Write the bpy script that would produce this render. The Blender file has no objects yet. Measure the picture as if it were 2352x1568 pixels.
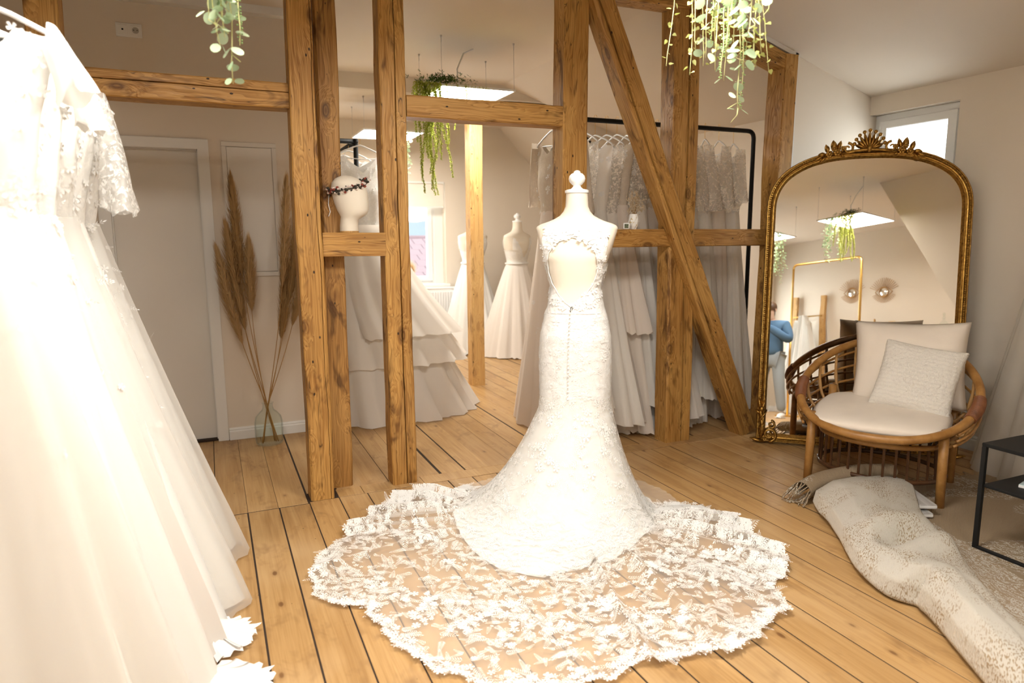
import bpy, bmesh, math, random
from math import sin, cos, pi, radians, sqrt, exp, atan2
from mathutils import Vector, Matrix, noise
random.seed(7)
S = bpy.context.scene
COL = S.collection
# ------------------------------------------------------------------ camera
cam_d = bpy.data.cameras.new('camera'); cam = bpy.data.objects.new('camera', cam_d); COL.objects.link(cam)
cam_d.lens = 24.0; cam_d.sensor_width = 36.0; cam_d.clip_start = 0.02; cam_d.clip_end = 400
def cam_basis(yaw, pitch, roll):
    yaw, pitch, roll = radians(yaw), radians(pitch), radians(roll)
    fw = Vector((sin(yaw)*cos(pitch), cos(yaw)*cos(pitch), -sin(pitch)))
    rt = Vector((cos(yaw), -sin(yaw), 0)); up = rt.cross(fw)
    return cos(roll)*rt + sin(roll)*up, -sin(roll)*rt + cos(roll)*up, fw
_r, _u, _f = cam_basis(23.69, 8.82, -0.346)
cam.matrix_world = Matrix(((_r.x, _u.x, -_f.x, 0), (_r.y, _u.y, -_f.y, 0), (_r.z, _u.z, -_f.z, 1.41), (0, 0, 0, 1)))
cam_d.dof.use_dof = True; cam_d.dof.focus_distance = 3.55; cam_d.dof.aperture_fstop = 2.2
S.camera = cam
# ------------------------------------------------------------------ light, exposure
LAMP = 17.0          # emission of the ceiling panels
SKY = 4.2            # overcast daylight outside the windows
W = bpy.data.worlds.new('overcast_sky'); S.world = W; W.use_nodes = True
_bg = W.node_tree.nodes['Background']; _bg.inputs[0].default_value = (0.95, 0.97, 1.0, 1); _bg.inputs[1].default_value = SKY
S.view_settings.view_transform = 'Standard'; S.view_settings.look = 'None'
S.view_settings.exposure = 0.98; S.view_settings.gamma = 1.0; S.view_settings.use_curve_mapping = False
S.cycles.max_bounces = 6; S.cycles.diffuse_bounces = 3; S.cycles.glossy_bounces = 3
S.cycles.transparent_max_bounces = 14; S.cycles.transmission_bounces = 6
S.cycles.caustics_reflective = False; S.cycles.caustics_refractive = False
S.cycles.sample_clamp_indirect = 6.0; S.cycles.adaptive_threshold = 0.17; S.cycles.use_light_tree = False

# ------------------------------------------------------------------ helpers
def tag(o, label=None, cat=None, group=None, kind=None):
    if label: o['label'] = label
    if cat: o['category'] = cat
    if group: o['group'] = group
    if kind: o['kind'] = kind
    return o
def empty(name, loc=(0, 0, 0), rz=0.0, label=None, cat=None, group=None, kind=None):
    o = bpy.data.objects.new(name, None); COL.objects.link(o); o.location = loc; o.rotation_euler = (0, 0, rz)
    o.empty_display_size = .05
    return tag(o, label, cat, group, kind)
def link(name, me, m=None, parent=None, loc=None, rot=None, smooth=False):
    o = bpy.data.objects.new(name, me); COL.objects.link(o)
    if m is not None and len(me.materials) == 0: me.materials.append(m)
    if parent is not None: o.parent = parent
    if loc is not None: o.location = loc
    if rot is not None: o.rotation_euler = rot
    if smooth: me.polygons.foreach_set('use_smooth', [True]*len(me.polygons)); me.update()
    return o
class MB:
    """collects vertices and faces of ONE mesh"""
    def __init__(s): s.v = []; s.f = []
    def add(s, vs, fs):
        b = len(s.v); s.v += [tuple(p) for p in vs]; s.f += [tuple(i+b for i in f) for f in fs]; return s
    def box(s, a, b):
        x0, y0, z0 = a; x1, y1, z1 = b
        return s.add([(x0,y0,z0),(x1,y0,z0),(x1,y1,z0),(x0,y1,z0),(x0,y0,z1),(x1,y0,z1),(x1,y1,z1),(x0,y1,z1)],
                     [(3,2,1,0),(4,5,6,7),(0,1,5,4),(1,2,6,5),(2,3,7,6),(3,0,4,7)])
    def bevbox(s, a, b, c=.005):
        x0, y0, z0 = a; x1, y1, z1 = b
        pts = []
        for z, i in ((z0, c), (z0+c, 0), (z1-c, 0), (z1, c)):
            pts += [(x0+i+c*0,y0+c+i*0 if False else y0+i,z),(x1-i,y0+i,z),(x1-i,y1-i,z),(x0+i,y1-i,z)]
        fs = [(3,2,1,0),(12,13,14,15)]
        for k in range(3):
            for j in range(4):
                fs.append((k*4+j, k*4+(j+1)%4, (k+1)*4+(j+1)%4, (k+1)*4+j))
        return s.add(pts, fs)
    def tube(s, pts, r, n=8, closed=False, caps=True):
        pts = [Vector(p) for p in pts]; N = len(pts); rr = r if hasattr(r, '__len__') else [r]*N
        up = Vector((0, 0, 1)); prev = None; vs = []
        for i, p in enumerate(pts):
            t = (pts[(i+1) % N] - pts[i-1]) if closed else (pts[min(i+1, N-1)] - pts[max(i-1, 0)])
            if t.length < 1e-9: t = Vector((0, 0, 1))
            t.normalize()
            if prev is None:
                a = t.cross(up)
                if a.length < .1: a = t.cross(Vector((1, 0, 0)))
            else:
                a = prev - t*prev.dot(t)
                if a.length < 1e-6: a = t.cross(up)
            a.normalize(); prev = a; b = t.cross(a)
            for k in range(n):
                th = 2*pi*k/n; vs.append(p + (a*cos(th) + b*sin(th))*rr[i])
        fs = []
        M = N if closed else N-1
        for i in range(M):
            for k in range(n):
                i2 = (i+1) % N
                fs.append((i*n+k, i*n+(k+1) % n, i2*n+(k+1) % n, i2*n+k))
        if caps and not closed: fs += [tuple(range(n-1, -1, -1)), tuple((N-1)*n+k for k in range(n))]
        return s.add(vs, fs)
    def grid(s, fn, nu, nv, closeu=False):
        """fn(i,j) -> point, i in 0..nu, j in 0..nv"""
        nu_ = nu if closeu else nu+1
        vs = [fn(i, j) for j in range(nv+1) for i in range(nu_)]
        fs = []
        for j in range(nv):
            for i in range(nu):
                i2 = (i+1) % nu_
                fs.append((j*nu_+i, j*nu_+i2, (j+1)*nu_+i2, (j+1)*nu_+i))
        return s.add(vs, fs)
    def lathe(s, prof, n=24, c=(0, 0, 0)):
        return s.grid(lambda i, j: (c[0]+prof[j][0]*cos(2*pi*i/n), c[1]+prof[j][0]*sin(2*pi*i/n), c[2]+prof[j][1]), n, len(prof)-1, True)
    def ball(s, c, r, nu=8, nv=6, sc=(1, 1, 1)):
        return s.grid(lambda i, j: (c[0]+sc[0]*r*sin(pi*j/nv)*cos(2*pi*i/nu), c[1]+sc[1]*r*sin(pi*j/nv)*sin(2*pi*i/nu), c[2]-sc[2]*r*cos(pi*j/nv)), nu, nv, True)
    def prism(s, poly, off):
        """polygon of 3-D points extruded by the vector off"""
        n = len(poly); off = Vector(off)
        vs = [Vector(p) for p in poly] + [Vector(p)+off for p in poly]
        return s.add(vs, [tuple(range(n-1, -1, -1)), tuple(range(n, 2*n))] + [(i, (i+1) % n, n+(i+1) % n, n+i) for i in range(n)])
    def xf(s, M, start=0):
        s.v[start:] = [tuple(M @ Vector(p)) for p in s.v[start:]]; return s
    def mesh(s, name='m'):
        me = bpy.data.meshes.new(name); me.from_pydata(s.v, [], s.f); me.update(); return me
    def build(s, name, m=None, parent=None, loc=None, rot=None, smooth=False, fix=True):
        me = s.mesh(name)
        if fix:
            bm = bmesh.new(); bm.from_mesh(me); bmesh.ops.recalc_face_normals(bm, faces=bm.faces[:]); bm.to_mesh(me); bm.free()
        return link(name, me, m, parent, loc, rot, smooth)
def sm_angle(o, deg=40):
    me = o.data
    me.polygons.foreach_set('use_smooth', [True]*len(me.polygons))
    try: me.set_sharp_from_angle(angle=radians(deg))
    except Exception: pass
    return o
def nz(x, y=0.0, z=0.0): return noise.noise(Vector((x, y, z)))
def lerp(a, b, t): return a+(b-a)*t
def interp(tab, x):
    if x <= tab[0][0]: return tab[0][1]
    for (a, b), (c, d) in zip(tab, tab[1:]):
        if x <= c:
            t = (x-a)/(c-a) if c > a else 0; t = t*t*(3-2*t)*.5 + t*.5
            return b+(d-b)*t
    return tab[-1][1]
def clone(src, parent=None, loc=None, rot=None, scale=None):
    o = src.copy(); COL.objects.link(o)
    if parent is not None: o.parent = parent
    if loc is not None: o.location = loc
    if rot is not None: o.rotation_euler = rot
    if scale is not None: o.scale = scale if hasattr(scale, '__len__') else (scale,)*3
    return o
def clone_tree(root, loc=None, rz=None, label=None, group=None):
    r = root.copy(); COL.objects.link(r)
    if loc is not None: r.location = loc
    if rz is not None: r.rotation_euler = (0, 0, rz)
    if label: r['label'] = label
    if group: r['group'] = group
    for ch in list(root.children):
        c = ch.copy(); COL.objects.link(c); c.parent = r
        for g in list(ch.children):
            d = g.copy(); COL.objects.link(d); d.parent = c
    return r

# ------------------------------------------------------------------ materials
class NT:
    def __init__(s, name):
        s.m = bpy.data.materials.new(name); s.m.use_nodes = True; s.t = s.m.node_tree; s.t.nodes.clear()
        s.out = s.t.nodes.new('ShaderNodeOutputMaterial')
    def n(s, typ, ins=None, **kw):
        nd = s.t.nodes.new(typ)
        for k, v in kw.items(): setattr(nd, k, v)
        for k, v in (ins or {}).items():
            sock = nd.inputs[k]
            if hasattr(v, 'links') or isinstance(v, bpy.types.NodeSocket): s.t.links.new(v, sock)
            else: sock.default_value = v
        return nd
    def l(s, a, b): s.t.links.new(a, b)
    def ramp(s, fac, stops, interp='LINEAR'):
        nd = s.t.nodes.new('ShaderNodeValToRGB'); cr = nd.color_ramp; cr.interpolation = interp
        while len(cr.elements) > 1: cr.elements.remove(cr.elements[-1])
        cr.elements[0].position = stops[0][0]; c = stops[0][1]; cr.elements[0].color = c if len(c) == 4 else (*c, 1)
        for p, c in stops[1:]:
            e = cr.elements.new(p); e.color = c if len(c) == 4 else (*c, 1)
        s.l(fac, nd.inputs[0]); return nd.outputs[0]
    def mix(s, fac, a, b, mode='MIX'):
        nd = s.t.nodes.new('ShaderNodeMix'); nd.data_type = 'RGBA'; nd.blend_type = mode
        for sock, v in ((nd.inputs[0], fac), (nd.inputs[6], a), (nd.inputs[7], b)):
            if isinstance(v, bpy.types.NodeSocket): s.l(v, sock)
            elif hasattr(v, '__len__'): sock.default_value = v if len(v) == 4 else (*v, 1)
            else: sock.default_value = v
        return nd.outputs[2]
    def math(s, op, a, b=0.0, c=0.0):
        nd = s.t.nodes.new('ShaderNodeMath'); nd.operation = op
        for sock, v in zip(nd.inputs, (a, b, c)):
            if isinstance(v, bpy.types.NodeSocket): s.l(v, sock)
            else: sock.default_value = v
        return nd.outputs[0]
    def coords(s, scale=(1, 1, 1), kind='Object', loc=(0, 0, 0), rot=(0, 0, 0)):
        tc = s.n('ShaderNodeTexCoord'); mp = s.n('ShaderNodeMapping', {'Vector': tc.outputs[kind], 'Scale': scale, 'Location': loc, 'Rotation': rot})
        return mp.outputs[0]
    def noise(s, vec, scale=5, detail=4, rough=.5, dist=0.0):
        return s.n('ShaderNodeTexNoise', {'Vector': vec, 'Scale': scale, 'Detail': detail, 'Roughness': rough, 'Distortion': dist}).outputs[0]
    def bump(s, h, strength=.2, dist=.01):
        return s.n('ShaderNodeBump', {'Height': h, 'Strength': strength, 'Distance': dist}).outputs[0]
    def principled(s, col, rough=.5, metal=0.0, normal=None, **ins):
        nd = s.n('ShaderNodeBsdfPrincipled')
        for k, v in (('Base Color', col), ('Roughness', rough), ('Metallic', metal)):
            if isinstance(v, bpy.types.NodeSocket): s.l(v, nd.inputs[k])
            elif hasattr(v, '__len__'): nd.inputs[k].default_value = v if len(v) == 4 else (*v, 1)
            else: nd.inputs[k].default_value = v
        if normal is not None: s.l(normal, nd.inputs['Normal'])
        for k, v in ins.items():
            k = k.replace('_', ' ')
            if isinstance(v, bpy.types.NodeSocket): s.l(v, nd.inputs[k])
            else: nd.inputs[k].default_value = v
        return nd.outputs[0]
    def done(s, shader): s.l(shader, s.out.inputs[0]); return s.m
def flat(name, col, rough=.5, metal=0.0, **ins):
    t = NT(name); return t.done(t.principled(col, rough, metal, **ins))

def mat_timber(name, c_lo, c_mid, c_hi, knot=1.0):
    t = NT(name)
    oi = t.n('ShaderNodeObjectInfo')
    off = t.n('ShaderNodeVectorMath', {0: (37.0, 21.0, 13.0), 'Scale': oi.outputs['Random']}, operation='SCALE').outputs[0]
    tc = t.n('ShaderNodeTexCoord')
    base = t.n('ShaderNodeVectorMath', {0: tc.outputs['Object'], 1: off}, operation='ADD').outputs[0]
    def mp(sc): return t.n('ShaderNodeMapping', {'Vector': base, 'Scale': sc}).outputs[0]
    # knots bend the grain
    kv = t.n('ShaderNodeTexVoronoi', {'Vector': mp((7.5, 7.5, 3.4)), 'Scale': 1.0}, feature='F1')
    kd = kv.outputs['Distance']
    kmask = t.ramp(kd, [(0.0, (1, 1, 1)), (0.075, (.55,)*3), (.10, (.95,)*3), (0.145, (.45,)*3), (.20, (0, 0, 0))])
    warp = t.noise(mp((3, 3, .7)), 1.5, 3)
    wv = t.n('ShaderNodeVectorMath', {0: (.10, .10, .0), 'Scale': warp}, operation='SCALE').outputs[0]
    kinf = t.ramp(kd, [(0, (1, 1, 1)), (.45, (0, 0, 0))])
    wk = t.n('ShaderNodeVectorMath', {0: (.05, .05, 0), 'Scale': kinf}, operation='SCALE').outputs[0]
    gv = t.n('ShaderNodeVectorMath', {0: t.n('ShaderNodeVectorMath', {0: base, 1: wv}, operation='ADD').outputs[0], 1: wk}, operation='ADD').outputs[0]
    gm = t.n('ShaderNodeMapping', {'Vector': gv, 'Scale': (1, 1, .05)}).outputs[0]
    rings = t.n('ShaderNodeTexWave', {'Vector': gm, 'Scale': 34.0, 'Distortion': 10.0, 'Detail': 1.0, 'Detail Scale': 1.2}, wave_type='RINGS', rings_direction='Z', wave_profile='SAW').outputs[1]
    fine = t.noise(t.n('ShaderNodeMapping', {'Vector': gv, 'Scale': (120, 120, 3.0)}).outputs[0], 1.0, 1, .6)
    big = t.noise(mp((6, 6, 1.6)), 1.0, 2, .55)
    col = t.ramp(big, [(.27, c_lo), (.47, c_mid), (.64, c_hi)])
    col = t.mix(.45, col, t.ramp(rings, [(0, c_hi), (.60, c_mid), (.95, c_lo), (1, c_lo)]))
    col = t.mix(.35, col, t.ramp(fine, [(.3, c_lo), (.6, c_hi)]))
    stain = t.noise(mp((9, 9, 2.4)), 1.3, 3, .7, .6)
    col = t.mix(t.ramp(stain, [(.56, (0, 0, 0)), (.68, (.8, .8, .8))]), col, tuple(v*.6 for v in c_lo))
    col = t.mix(t.math('MULTIPLY', kmask, .85*knot), col, (c_lo[0]*.45, c_lo[1]*.38, c_lo[2]*.4))
    nh = t.n('ShaderNodeTexVoronoi', {'Vector': mp((16, 16, 9)), 'Scale': 1.0}, feature='F1').outputs['Distance']
    col = t.mix(t.ramp(nh, [(0, (1, 1, 1)), (.06, (1, 1, 1)), (.085, (0, 0, 0))]), col, (.03, .014, .005))
    # checks: thin dark cracks along the grain
    ck = t.noise(t.n('ShaderNodeMapping', {'Vector': gv, 'Scale': (34, 34, .9)}).outputs[0], 1.0, 1, .3)
    crack = t.ramp(t.math('ABSOLUTE', t.math('SUBTRACT', ck, .5)), [(0, (1, 1, 1)), (.010, (0, 0, 0))])
    cm = t.math('MULTIPLY', crack, t.ramp(t.noise(mp((4, 4, 1.2)), 2.0, 1), [(.5, (0, 0, 0)), (.58, (1, 1, 1))]))
    col = t.mix(t.math('MULTIPLY', cm, .85), col, (.025, .012, .004))
    return t.done(t.principled(col, t.ramp(fine, [(.3, (.62,)*3), (.7, (.42,)*3)]), 0, t.bump(fine, .35, .004), Specular_IOR_Level=.35))

def mat_floor(name):
    t = NT(name)
    oi = t.n('ShaderNodeObjectInfo'); rnd = oi.outputs['Random']
    off = t.n('ShaderNodeVectorMath', {0: (11.0, 57.0, 5.0), 'Scale': rnd}, operation='SCALE').outputs[0]
    tc = t.n('ShaderNodeTexCoord')
    base = t.n('ShaderNodeVectorMath', {0: tc.outputs['Object'], 1: off}, operation='ADD').outputs[0]
    def mp(sc): return t.n('ShaderNodeMapping', {'Vector': base, 'Scale': sc}).outputs[0]
    grain = t.noise(mp((26, 1.1, 26)), 1.0, 2, .6, .8)
    fine = t.noise(mp((160, 5, 160)), 1.0, 1, .6)
    c = t.ramp(grain, [(.28, (.35, .19, .066)), (.5, (.45, .265, .105)), (.72, (.52, .325, .142))])
    c = t.mix(.25, c, t.ramp(fine, [(.3, (.33, .18, .062)), (.7, (.55, .35, .157))]))
    tone = t.ramp(rnd, [(0, (.90, .86, .80)), (.5, (1, 1, 1)), (1, (1.06, 1.04, 1.0))])
    c = t.mix(1.0, c, tone, 'MULTIPLY')
    wear = t.noise(mp((2.2, 1.4, 2)), 1.0, 2, .65)
    c = t.mix(t.ramp(wear, [(.50, (0, 0, 0)), (.72, (.55,)*3)]), c, (.57, .385, .20))
    dirt = t.noise(mp((5, 2.5, 5)), 1.7, 3, .75, .4)
    c = t.mix(t.ramp(dirt, [(.55, (0, 0, 0)), (.74, (.6,)*3)]), c, (.22, .11, .04))
    kv = t.n('ShaderNodeTexVoronoi', {'Vector': mp((7.5, 3.6, 7)), 'Scale': 1.0}, feature='F1')
    kcol = kv.outputs['Color']
    kk = t.math('MULTIPLY', t.ramp(kv.outputs['Distance'], [(0, (1, 1, 1)), (.055, (.9,)*3), (.085, (.25,)*3), (.16, (0, 0, 0))]),
                t.ramp(t.n('ShaderNodeSeparateColor', {0: kcol}).outputs[0], [(.25, (0, 0, 0)), (.35, (1, 1, 1))]))
    c = t.mix(t.math('MULTIPLY', kk, .85), c, (.13, .05, .015))
    ns = t.n('ShaderNodeTexVoronoi', {'Vector': mp((14, 9, 9)), 'Scale': 1.0}, feature='F1')
    nk = t.math('MULTIPLY', t.ramp(ns.outputs['Distance'], [(0, (1, 1, 1)), (.035, (1, 1, 1)), (.05, (0, 0, 0))]),
                t.ramp(t.n('ShaderNodeSeparateColor', {0: ns.outputs['Color']}).outputs[1], [(.45, (0, 0, 0)), (.5, (1, 1, 1))]))
    c = t.mix(t.math('MULTIPLY', nk, .9), c, (.06, .03, .012))
    return t.done(t.principled(c, t.ramp(wear, [(.3, (.34,)*3), (.7, (.50,)*3)]), 0, Specular_IOR_Level=.4))

def mat_paint(name, col, rough=.75, bump=.05):
    t = NT(name); v = t.coords((1, 1, 1))
    n1 = t.noise(v, 2.2, 1)
    c = t.mix(t.ramp(n1, [(.3, (0, 0, 0)), (.7, (.5,)*3)]), col, tuple(x*.965 for x in col))
    return t.done(t.principled(c, rough, 0, Specular_IOR_Level=.25))

def mat_cloth(name, col, trans=.35, alpha=1.0, pattern=None, rough=.9, weave=900, sheen=0.0, low=.0, fold=0.0):
    """woven cloth: diffuse + translucent, optionally sheer, optionally a lace pattern of openings"""
    t = NT(name); mask = None; nrm = None; c = (*col, 1)
    if pattern == 'lace':
        v = t.coords((1, 1, 1))
        n2 = t.noise(v, 34, 2, .6, 1.8)
        v1 = t.n('ShaderNodeTexVoronoi', {'Vector': v, 'Scale': 55.0}, feature='F1').outputs['Distance']
        mk = t.math('ADD', n2, t.math('MULTIPLY', v1, .22))
        mask = t.ramp(mk, [(.52, (1, 1, 1)), (.60, (0, 0, 0))])
        c = t.mix(mask, tuple(x*.94 for x in col), col)
        nrm = t.bump(n2, .3, .005)
    dif = t.n('ShaderNodeBsdfDiffuse', {'Roughness': 0.0}); trn = t.n('ShaderNodeBsdfTranslucent')
    for nd in (dif, trn):
        if isinstance(c, tuple): nd.inputs[0].default_value = c
        else: t.l(c, nd.inputs[0])
        if nrm is not None: t.l(nrm, nd.inputs['Normal'])
    sh = t.n('ShaderNodeMixShader', {0: trans, 1: dif.outputs[0], 2: trn.outputs[0]}).outputs[0]
    if alpha < 1.0 or (mask is not None and low > 0):
        tp = t.n('ShaderNodeBsdfTransparent')
        if mask is not None: a = t.n('ShaderNodeMapRange', {'Value': mask, 'To Min': alpha if low == 0 else low, 'To Max': alpha}).outputs[0]
        else:
            # sheer net looks denser at grazing angles
            lw = t.n('ShaderNodeLayerWeight', {'Blend': .35}).outputs['Facing']
            a = t.math('MINIMUM', t.math('ADD', alpha, t.math('MULTIPLY', lw, .20)), 1.0)
        sh = t.n('ShaderNodeMixShader', {0: a, 1: tp.outputs[0], 2: sh}).outputs[0]
    return t.done(sh)

M = {}
M['timber'] = mat_timber('old_oak_timber', (.16, .058, .010), (.40, .185, .040), (.60, .345, .105))
M['timber_dark'] = mat_timber('dark_stained_timber', (.10, .036, .007), (.30, .135, .030), (.50, .27, .08))
M['timber_pale'] = mat_timber('pale_pine_timber', (.42, .21, .06), (.58, .33, .11), (.66, .42, .17), .5)
M['floor'] = mat_floor('worn_pine_boards')
M['wall'] = mat_paint('warm_white_wall_paint', (.78, .69, .58))
M['ceil'] = mat_paint('warm_white_ceiling_paint', (.74, .65, .545))
M['door'] = mat_paint('cream_lacquer', (.78, .73, .66), .4, .02)
M['trim'] = mat_paint('white_lacquer', (.83, .81, .77), .4, .02)
M['subfloor'] = flat('dark_subfloor', (.03, .016, .008), .9)
M['white'] = flat('white_plastic', (.85, .84, .82), .35)
M['black'] = flat('black_powder_coated_steel', (.010, .010, .010), .55, Specular_IOR_Level=.25)
M['steel'] = flat('thin_steel', (.55, .55, .55), .3, 1.0)
M['gold_metal'] = flat('brushed_brass_tube', (.80, .52, .16), .28, 1.0)
_t = NT('led_diffuser'); M['led'] = _t.done(_t.n('ShaderNodeEmission', {'Color': (1.0, .955, .885, 1), 'Strength': LAMP}).outputs[0])
_t = NT('led_diffuser_main'); M['led_main'] = _t.done(_t.n('ShaderNodeEmission', {'Color': (1.0, .955, .885, 1), 'Strength': LAMP*1.5}).outputs[0])
_t = NT('led_diffuser_far'); M['led_far'] = _t.done(_t.n('ShaderNodeEmission', {'Color': (1.0, .945, .86, 1), 'Strength': LAMP*1.35}).outputs[0])
_t = NT('clear_glass'); M['glass'] = _t.done(_t.n('ShaderNodeMixShader', {0: _t.math('MULTIPLY', _t.n('ShaderNodeLayerWeight', {'Blend': .10}).outputs['Fresnel'], .35), 1: _t.n('ShaderNodeBsdfTransparent', {'Color': (.96, .98, .97, 1)}).outputs[0], 2: _t.n('ShaderNodeBsdfGlossy', {'Roughness': .02}).outputs[0]}).outputs[0])
_t = NT('mirror_glass'); M['mirror'] = _t.done(_t.principled((.93, .93, .91), 0.0, 1.0))
# ================================================================== structure
FLAT, KNEE, BRK = 2.90, 2.39, 2.80        # flat ceiling, top of the dormer wall, where the dormer roof starts
XR, XL, YB, YREAR, YF = 4.5, -1.75, 8.30, -2.45, 3.72
def struct(o): o['kind'] = 'structure'; return o
fl = empty('floor', kind='structure')
MB().box((XL, YREAR, -.08), (XR, YB, -.0016)).build('subfloor', M['subfloor'], fl)
seams = [.092, .248, .403, .560, .716, .872, 1.030, 1.186, 1.336, 1.492, 1.655, 1.810, 1.970, 2.126, 2.290, 2.452, 2.605, 2.757]
while seams[0] > XL: seams.insert(0, seams[0]-random.choice((.150, .157, .162)))
while seams[-1] < XR: seams.append(seams[-1]+random.choice((.148, .157, .164)))
def plank(x0, x1, y0, y1, top=0.0, cx=.0):
    g = random.uniform(.004, .0075); ln = y1-y0
    xa, xb = max(x0, XL)+g*.5, min(x1, XR)-g*.5
    if xb-xa < .03: return
    o = MB().bevbox((-(xb-xa)/2, -ln/2+.001, -.022), ((xb-xa)/2, ln/2-.001, 0), .0012).build('floorboard', M['floor'], fl, ((xa+xb)/2, (y0+y1)/2, top+random.uniform(-.0012, .0006)))
for a, b in zip(seams, seams[1:]):
    plank(a, b, YREAR, 3.625 if b < .55 else 3.645)
    d = random.uniform(-.008, .008)
    plank(a+d, b+d, 3.63 if b < .55 else 3.775, YB)
sx = [.56, .70, 1.05, 1.75, 2.60, 3.30, 3.95, XR]
for a, b in zip(sx, sx[1:]):
    MB().bevbox((-(b-a)/2+.001, -.062, -.022), ((b-a)/2-.001, .062, .001), .0015).build('sill_board', M['floor'], fl, ((a+b)/2, 3.710, .0), None)

def wall(name, polys, off, m=None, parent=None):
    mb = MB()
    for p in polys: mb.prism(p, off)
    return struct(mb.build(name, m or M['wall'], parent))
def rect_y(y, x0, x1, z0, z1): return [(x0, y, z0), (x1, y, z0), (x1, y, z1), (x0, y, z1)]
def rect_x(x, y0, y1, z0, z1): return [(x, y0, z0), (x, y1, z0), (x, y1, z1), (x, y0, z1)]
XW = .56
# wall with the door (left, behind the frame)
DX0, DX1, DZ = -.56, -.022, 1.985           # clear door opening
wall('wall_door', [rect_y(5.06, XL, DX0, 0, FLAT), rect_y(5.06, DX0, DX1, DZ, FLAT), rect_y(5.06, DX1, XW, 0, FLAT)], (0, .14, 0))
wall('wall_passage', [rect_x(XW-.004, 5.09, YB, 0, FLAT)], (-.12, 0, 0))
LY0, LY1, LZ0, LZ1 = -2.25, -.80, .85, 2.25  # opening cut for the added daylight window, out of view
wall('wall_left', [rect_x(XL, YREAR, LY0, 0, FLAT), rect_x(XL, LY0, LY1, 0, LZ0), rect_x(XL, LY0, LY1, LZ1, FLAT), rect_x(XL, LY1, 5.2, 0, FLAT)], (-.12, 0, 0))
# back wall with window
WX0, WX1, WZ0, WZ1 = 1.62, 2.74, .80, 2.07
wall('wall_back', [rect_y(YB, XW, WX0, 0, FLAT), rect_y(YB, WX0, WX1, 0, WZ0), rect_y(YB, WX0, WX1, WZ1, FLAT), rect_y(YB, WX1, XR, 0, FLAT)], (0, .28, 0))
# right dormer wall with window
RY0, RY1, RZ0, RZ1 = 3.035, 3.700, 1.15, 2.262
wall('wall_right', [rect_x(XR, -.3, RY0, 0, KNEE+.2), rect_x(XR, RY0, RY1, 0, RZ0), rect_x(XR, RY0, RY1, RZ1, KNEE+.2), rect_x(XR, RY1, YB, 0, KNEE+.2)], (.22, 0, 0))
# solid end of the frame wall (right of the last post)
wall('wall_partition', [rect_y(3.70, 3.735, XR, 0, 2.72)], (0, .14, 0))
# ceilings
wall('ceiling', [[(XL, YREAR, FLAT), (BRK, YREAR, FLAT), (BRK, 6.6, FLAT), (XL, 6.6, FLAT)]], (0, 0, .1), M['ceil'])
wall('ceiling', [[(BRK, -.3, FLAT), (XR+.1, -.3, KNEE-.03), (XR+.1, 6.6, KNEE-.03), (BRK, 6.6, FLAT)]], (0, 0, .1), M['ceil'])
LOW, SX = 2.76, 3.49
wall('ceiling', [[(XW-.1, 6.63, LOW), (SX, 6.63, LOW), (SX, YB, LOW), (XW-.1, YB, LOW)]], (0, 0, .1), M['ceil'])
wall('ceiling', [[(SX, 6.63, LOW), (XR, 6.63, LOW-(XR-SX)*1.04), (XR, YB, LOW-(XR-SX)*1.04), (SX, YB, LOW)]], (.05, 0, .08), M['ceil'])
wall('wall_step', [[(XW-.1, 6.59, FLAT+.02), (BRK, 6.59, FLAT+.02), (BRK, 6.59, LOW), (XW-.1, 6.59, LOW)],
                  [(BRK, 6.59, FLAT+.02), (SX, 6.59, FLAT-.19), (SX, 6.59, LOW), (BRK, 6.59, LOW)],
                  [(SX, 6.59, FLAT-.19), (XR, 6.59, KNEE), (XR, 6.59, LOW-(XR-SX)*1.04), (SX, 6.59, LOW)]], (0, .05, 0), M['ceil'])
# rear of the room, behind the camera (seen in the mirror)
wall('wall_rear', [rect_y(YREAR, XL, 3.2, 0, FLAT)], (0, -.12, 0))
wall('wall_dormer', [[(1.62, -.3, FLAT), (BRK, -.3, FLAT), (2.97, -.3, FLAT-.05), (2.97, -.3, .62)], [(2.97, -.3, FLAT-.05), (XR, -.3, KNEE), (XR, -.3, 0), (2.97, -.3, 0)]], (0, -.08, 0))
wall('ceiling', [[(1.62, YREAR, FLAT), (1.62, -.345, FLAT), (2.97, -.345, .62), (2.97, YREAR, .62)]], (.08, 0, .06), M['ceil'])
wall('wall_knee', [rect_x(2.97, YREAR, -.3, 0, .62)], (.1, 0, 0))

def base_strip(name, a, b, h, t, nrm):
    a = Vector((*a, 0)); b = Vector((*b, 0)); n = Vector((*nrm, 0))
    mb = MB(); prof = [(0, 0), (t, 0), (t, h*.70), (t*.55, h*.80), (t*.72, h*.86), (t*.35, h), (0, h)]
    k = len(prof)
    vs = [a + n*p[0] + Vector((0, 0, p[1])) for p in prof] + [b + n*p[0] + Vector((0, 0, p[1])) for p in prof]
    mb.add(vs, [tuple(range(k)), tuple(range(2*k-1, k-1, -1))] + [(i, i+k, (i+1) % k+k, (i+1) % k) for i in range(k)])
    return struct(mb.build(name, M['trim']))
base_strip('baseboard_door', (.045, 5.06), (XW, 5.06), .085, .02, (0, -1))
base_strip('baseboard_right', (XR, -.3), (XR, YB), .10, .022, (-1, 0))
base_strip('baseboard_partition', (3.74, 3.70), (XR, 3.70), .10, .022, (0, -1))
base_strip('baseboard_rear', (XL, YREAR), (2.97, YREAR), .09, .02, (0, 1))
base_strip('baseboard_back', (XW, YB), (XR, YB), .09, .02, (0, -1))
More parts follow.
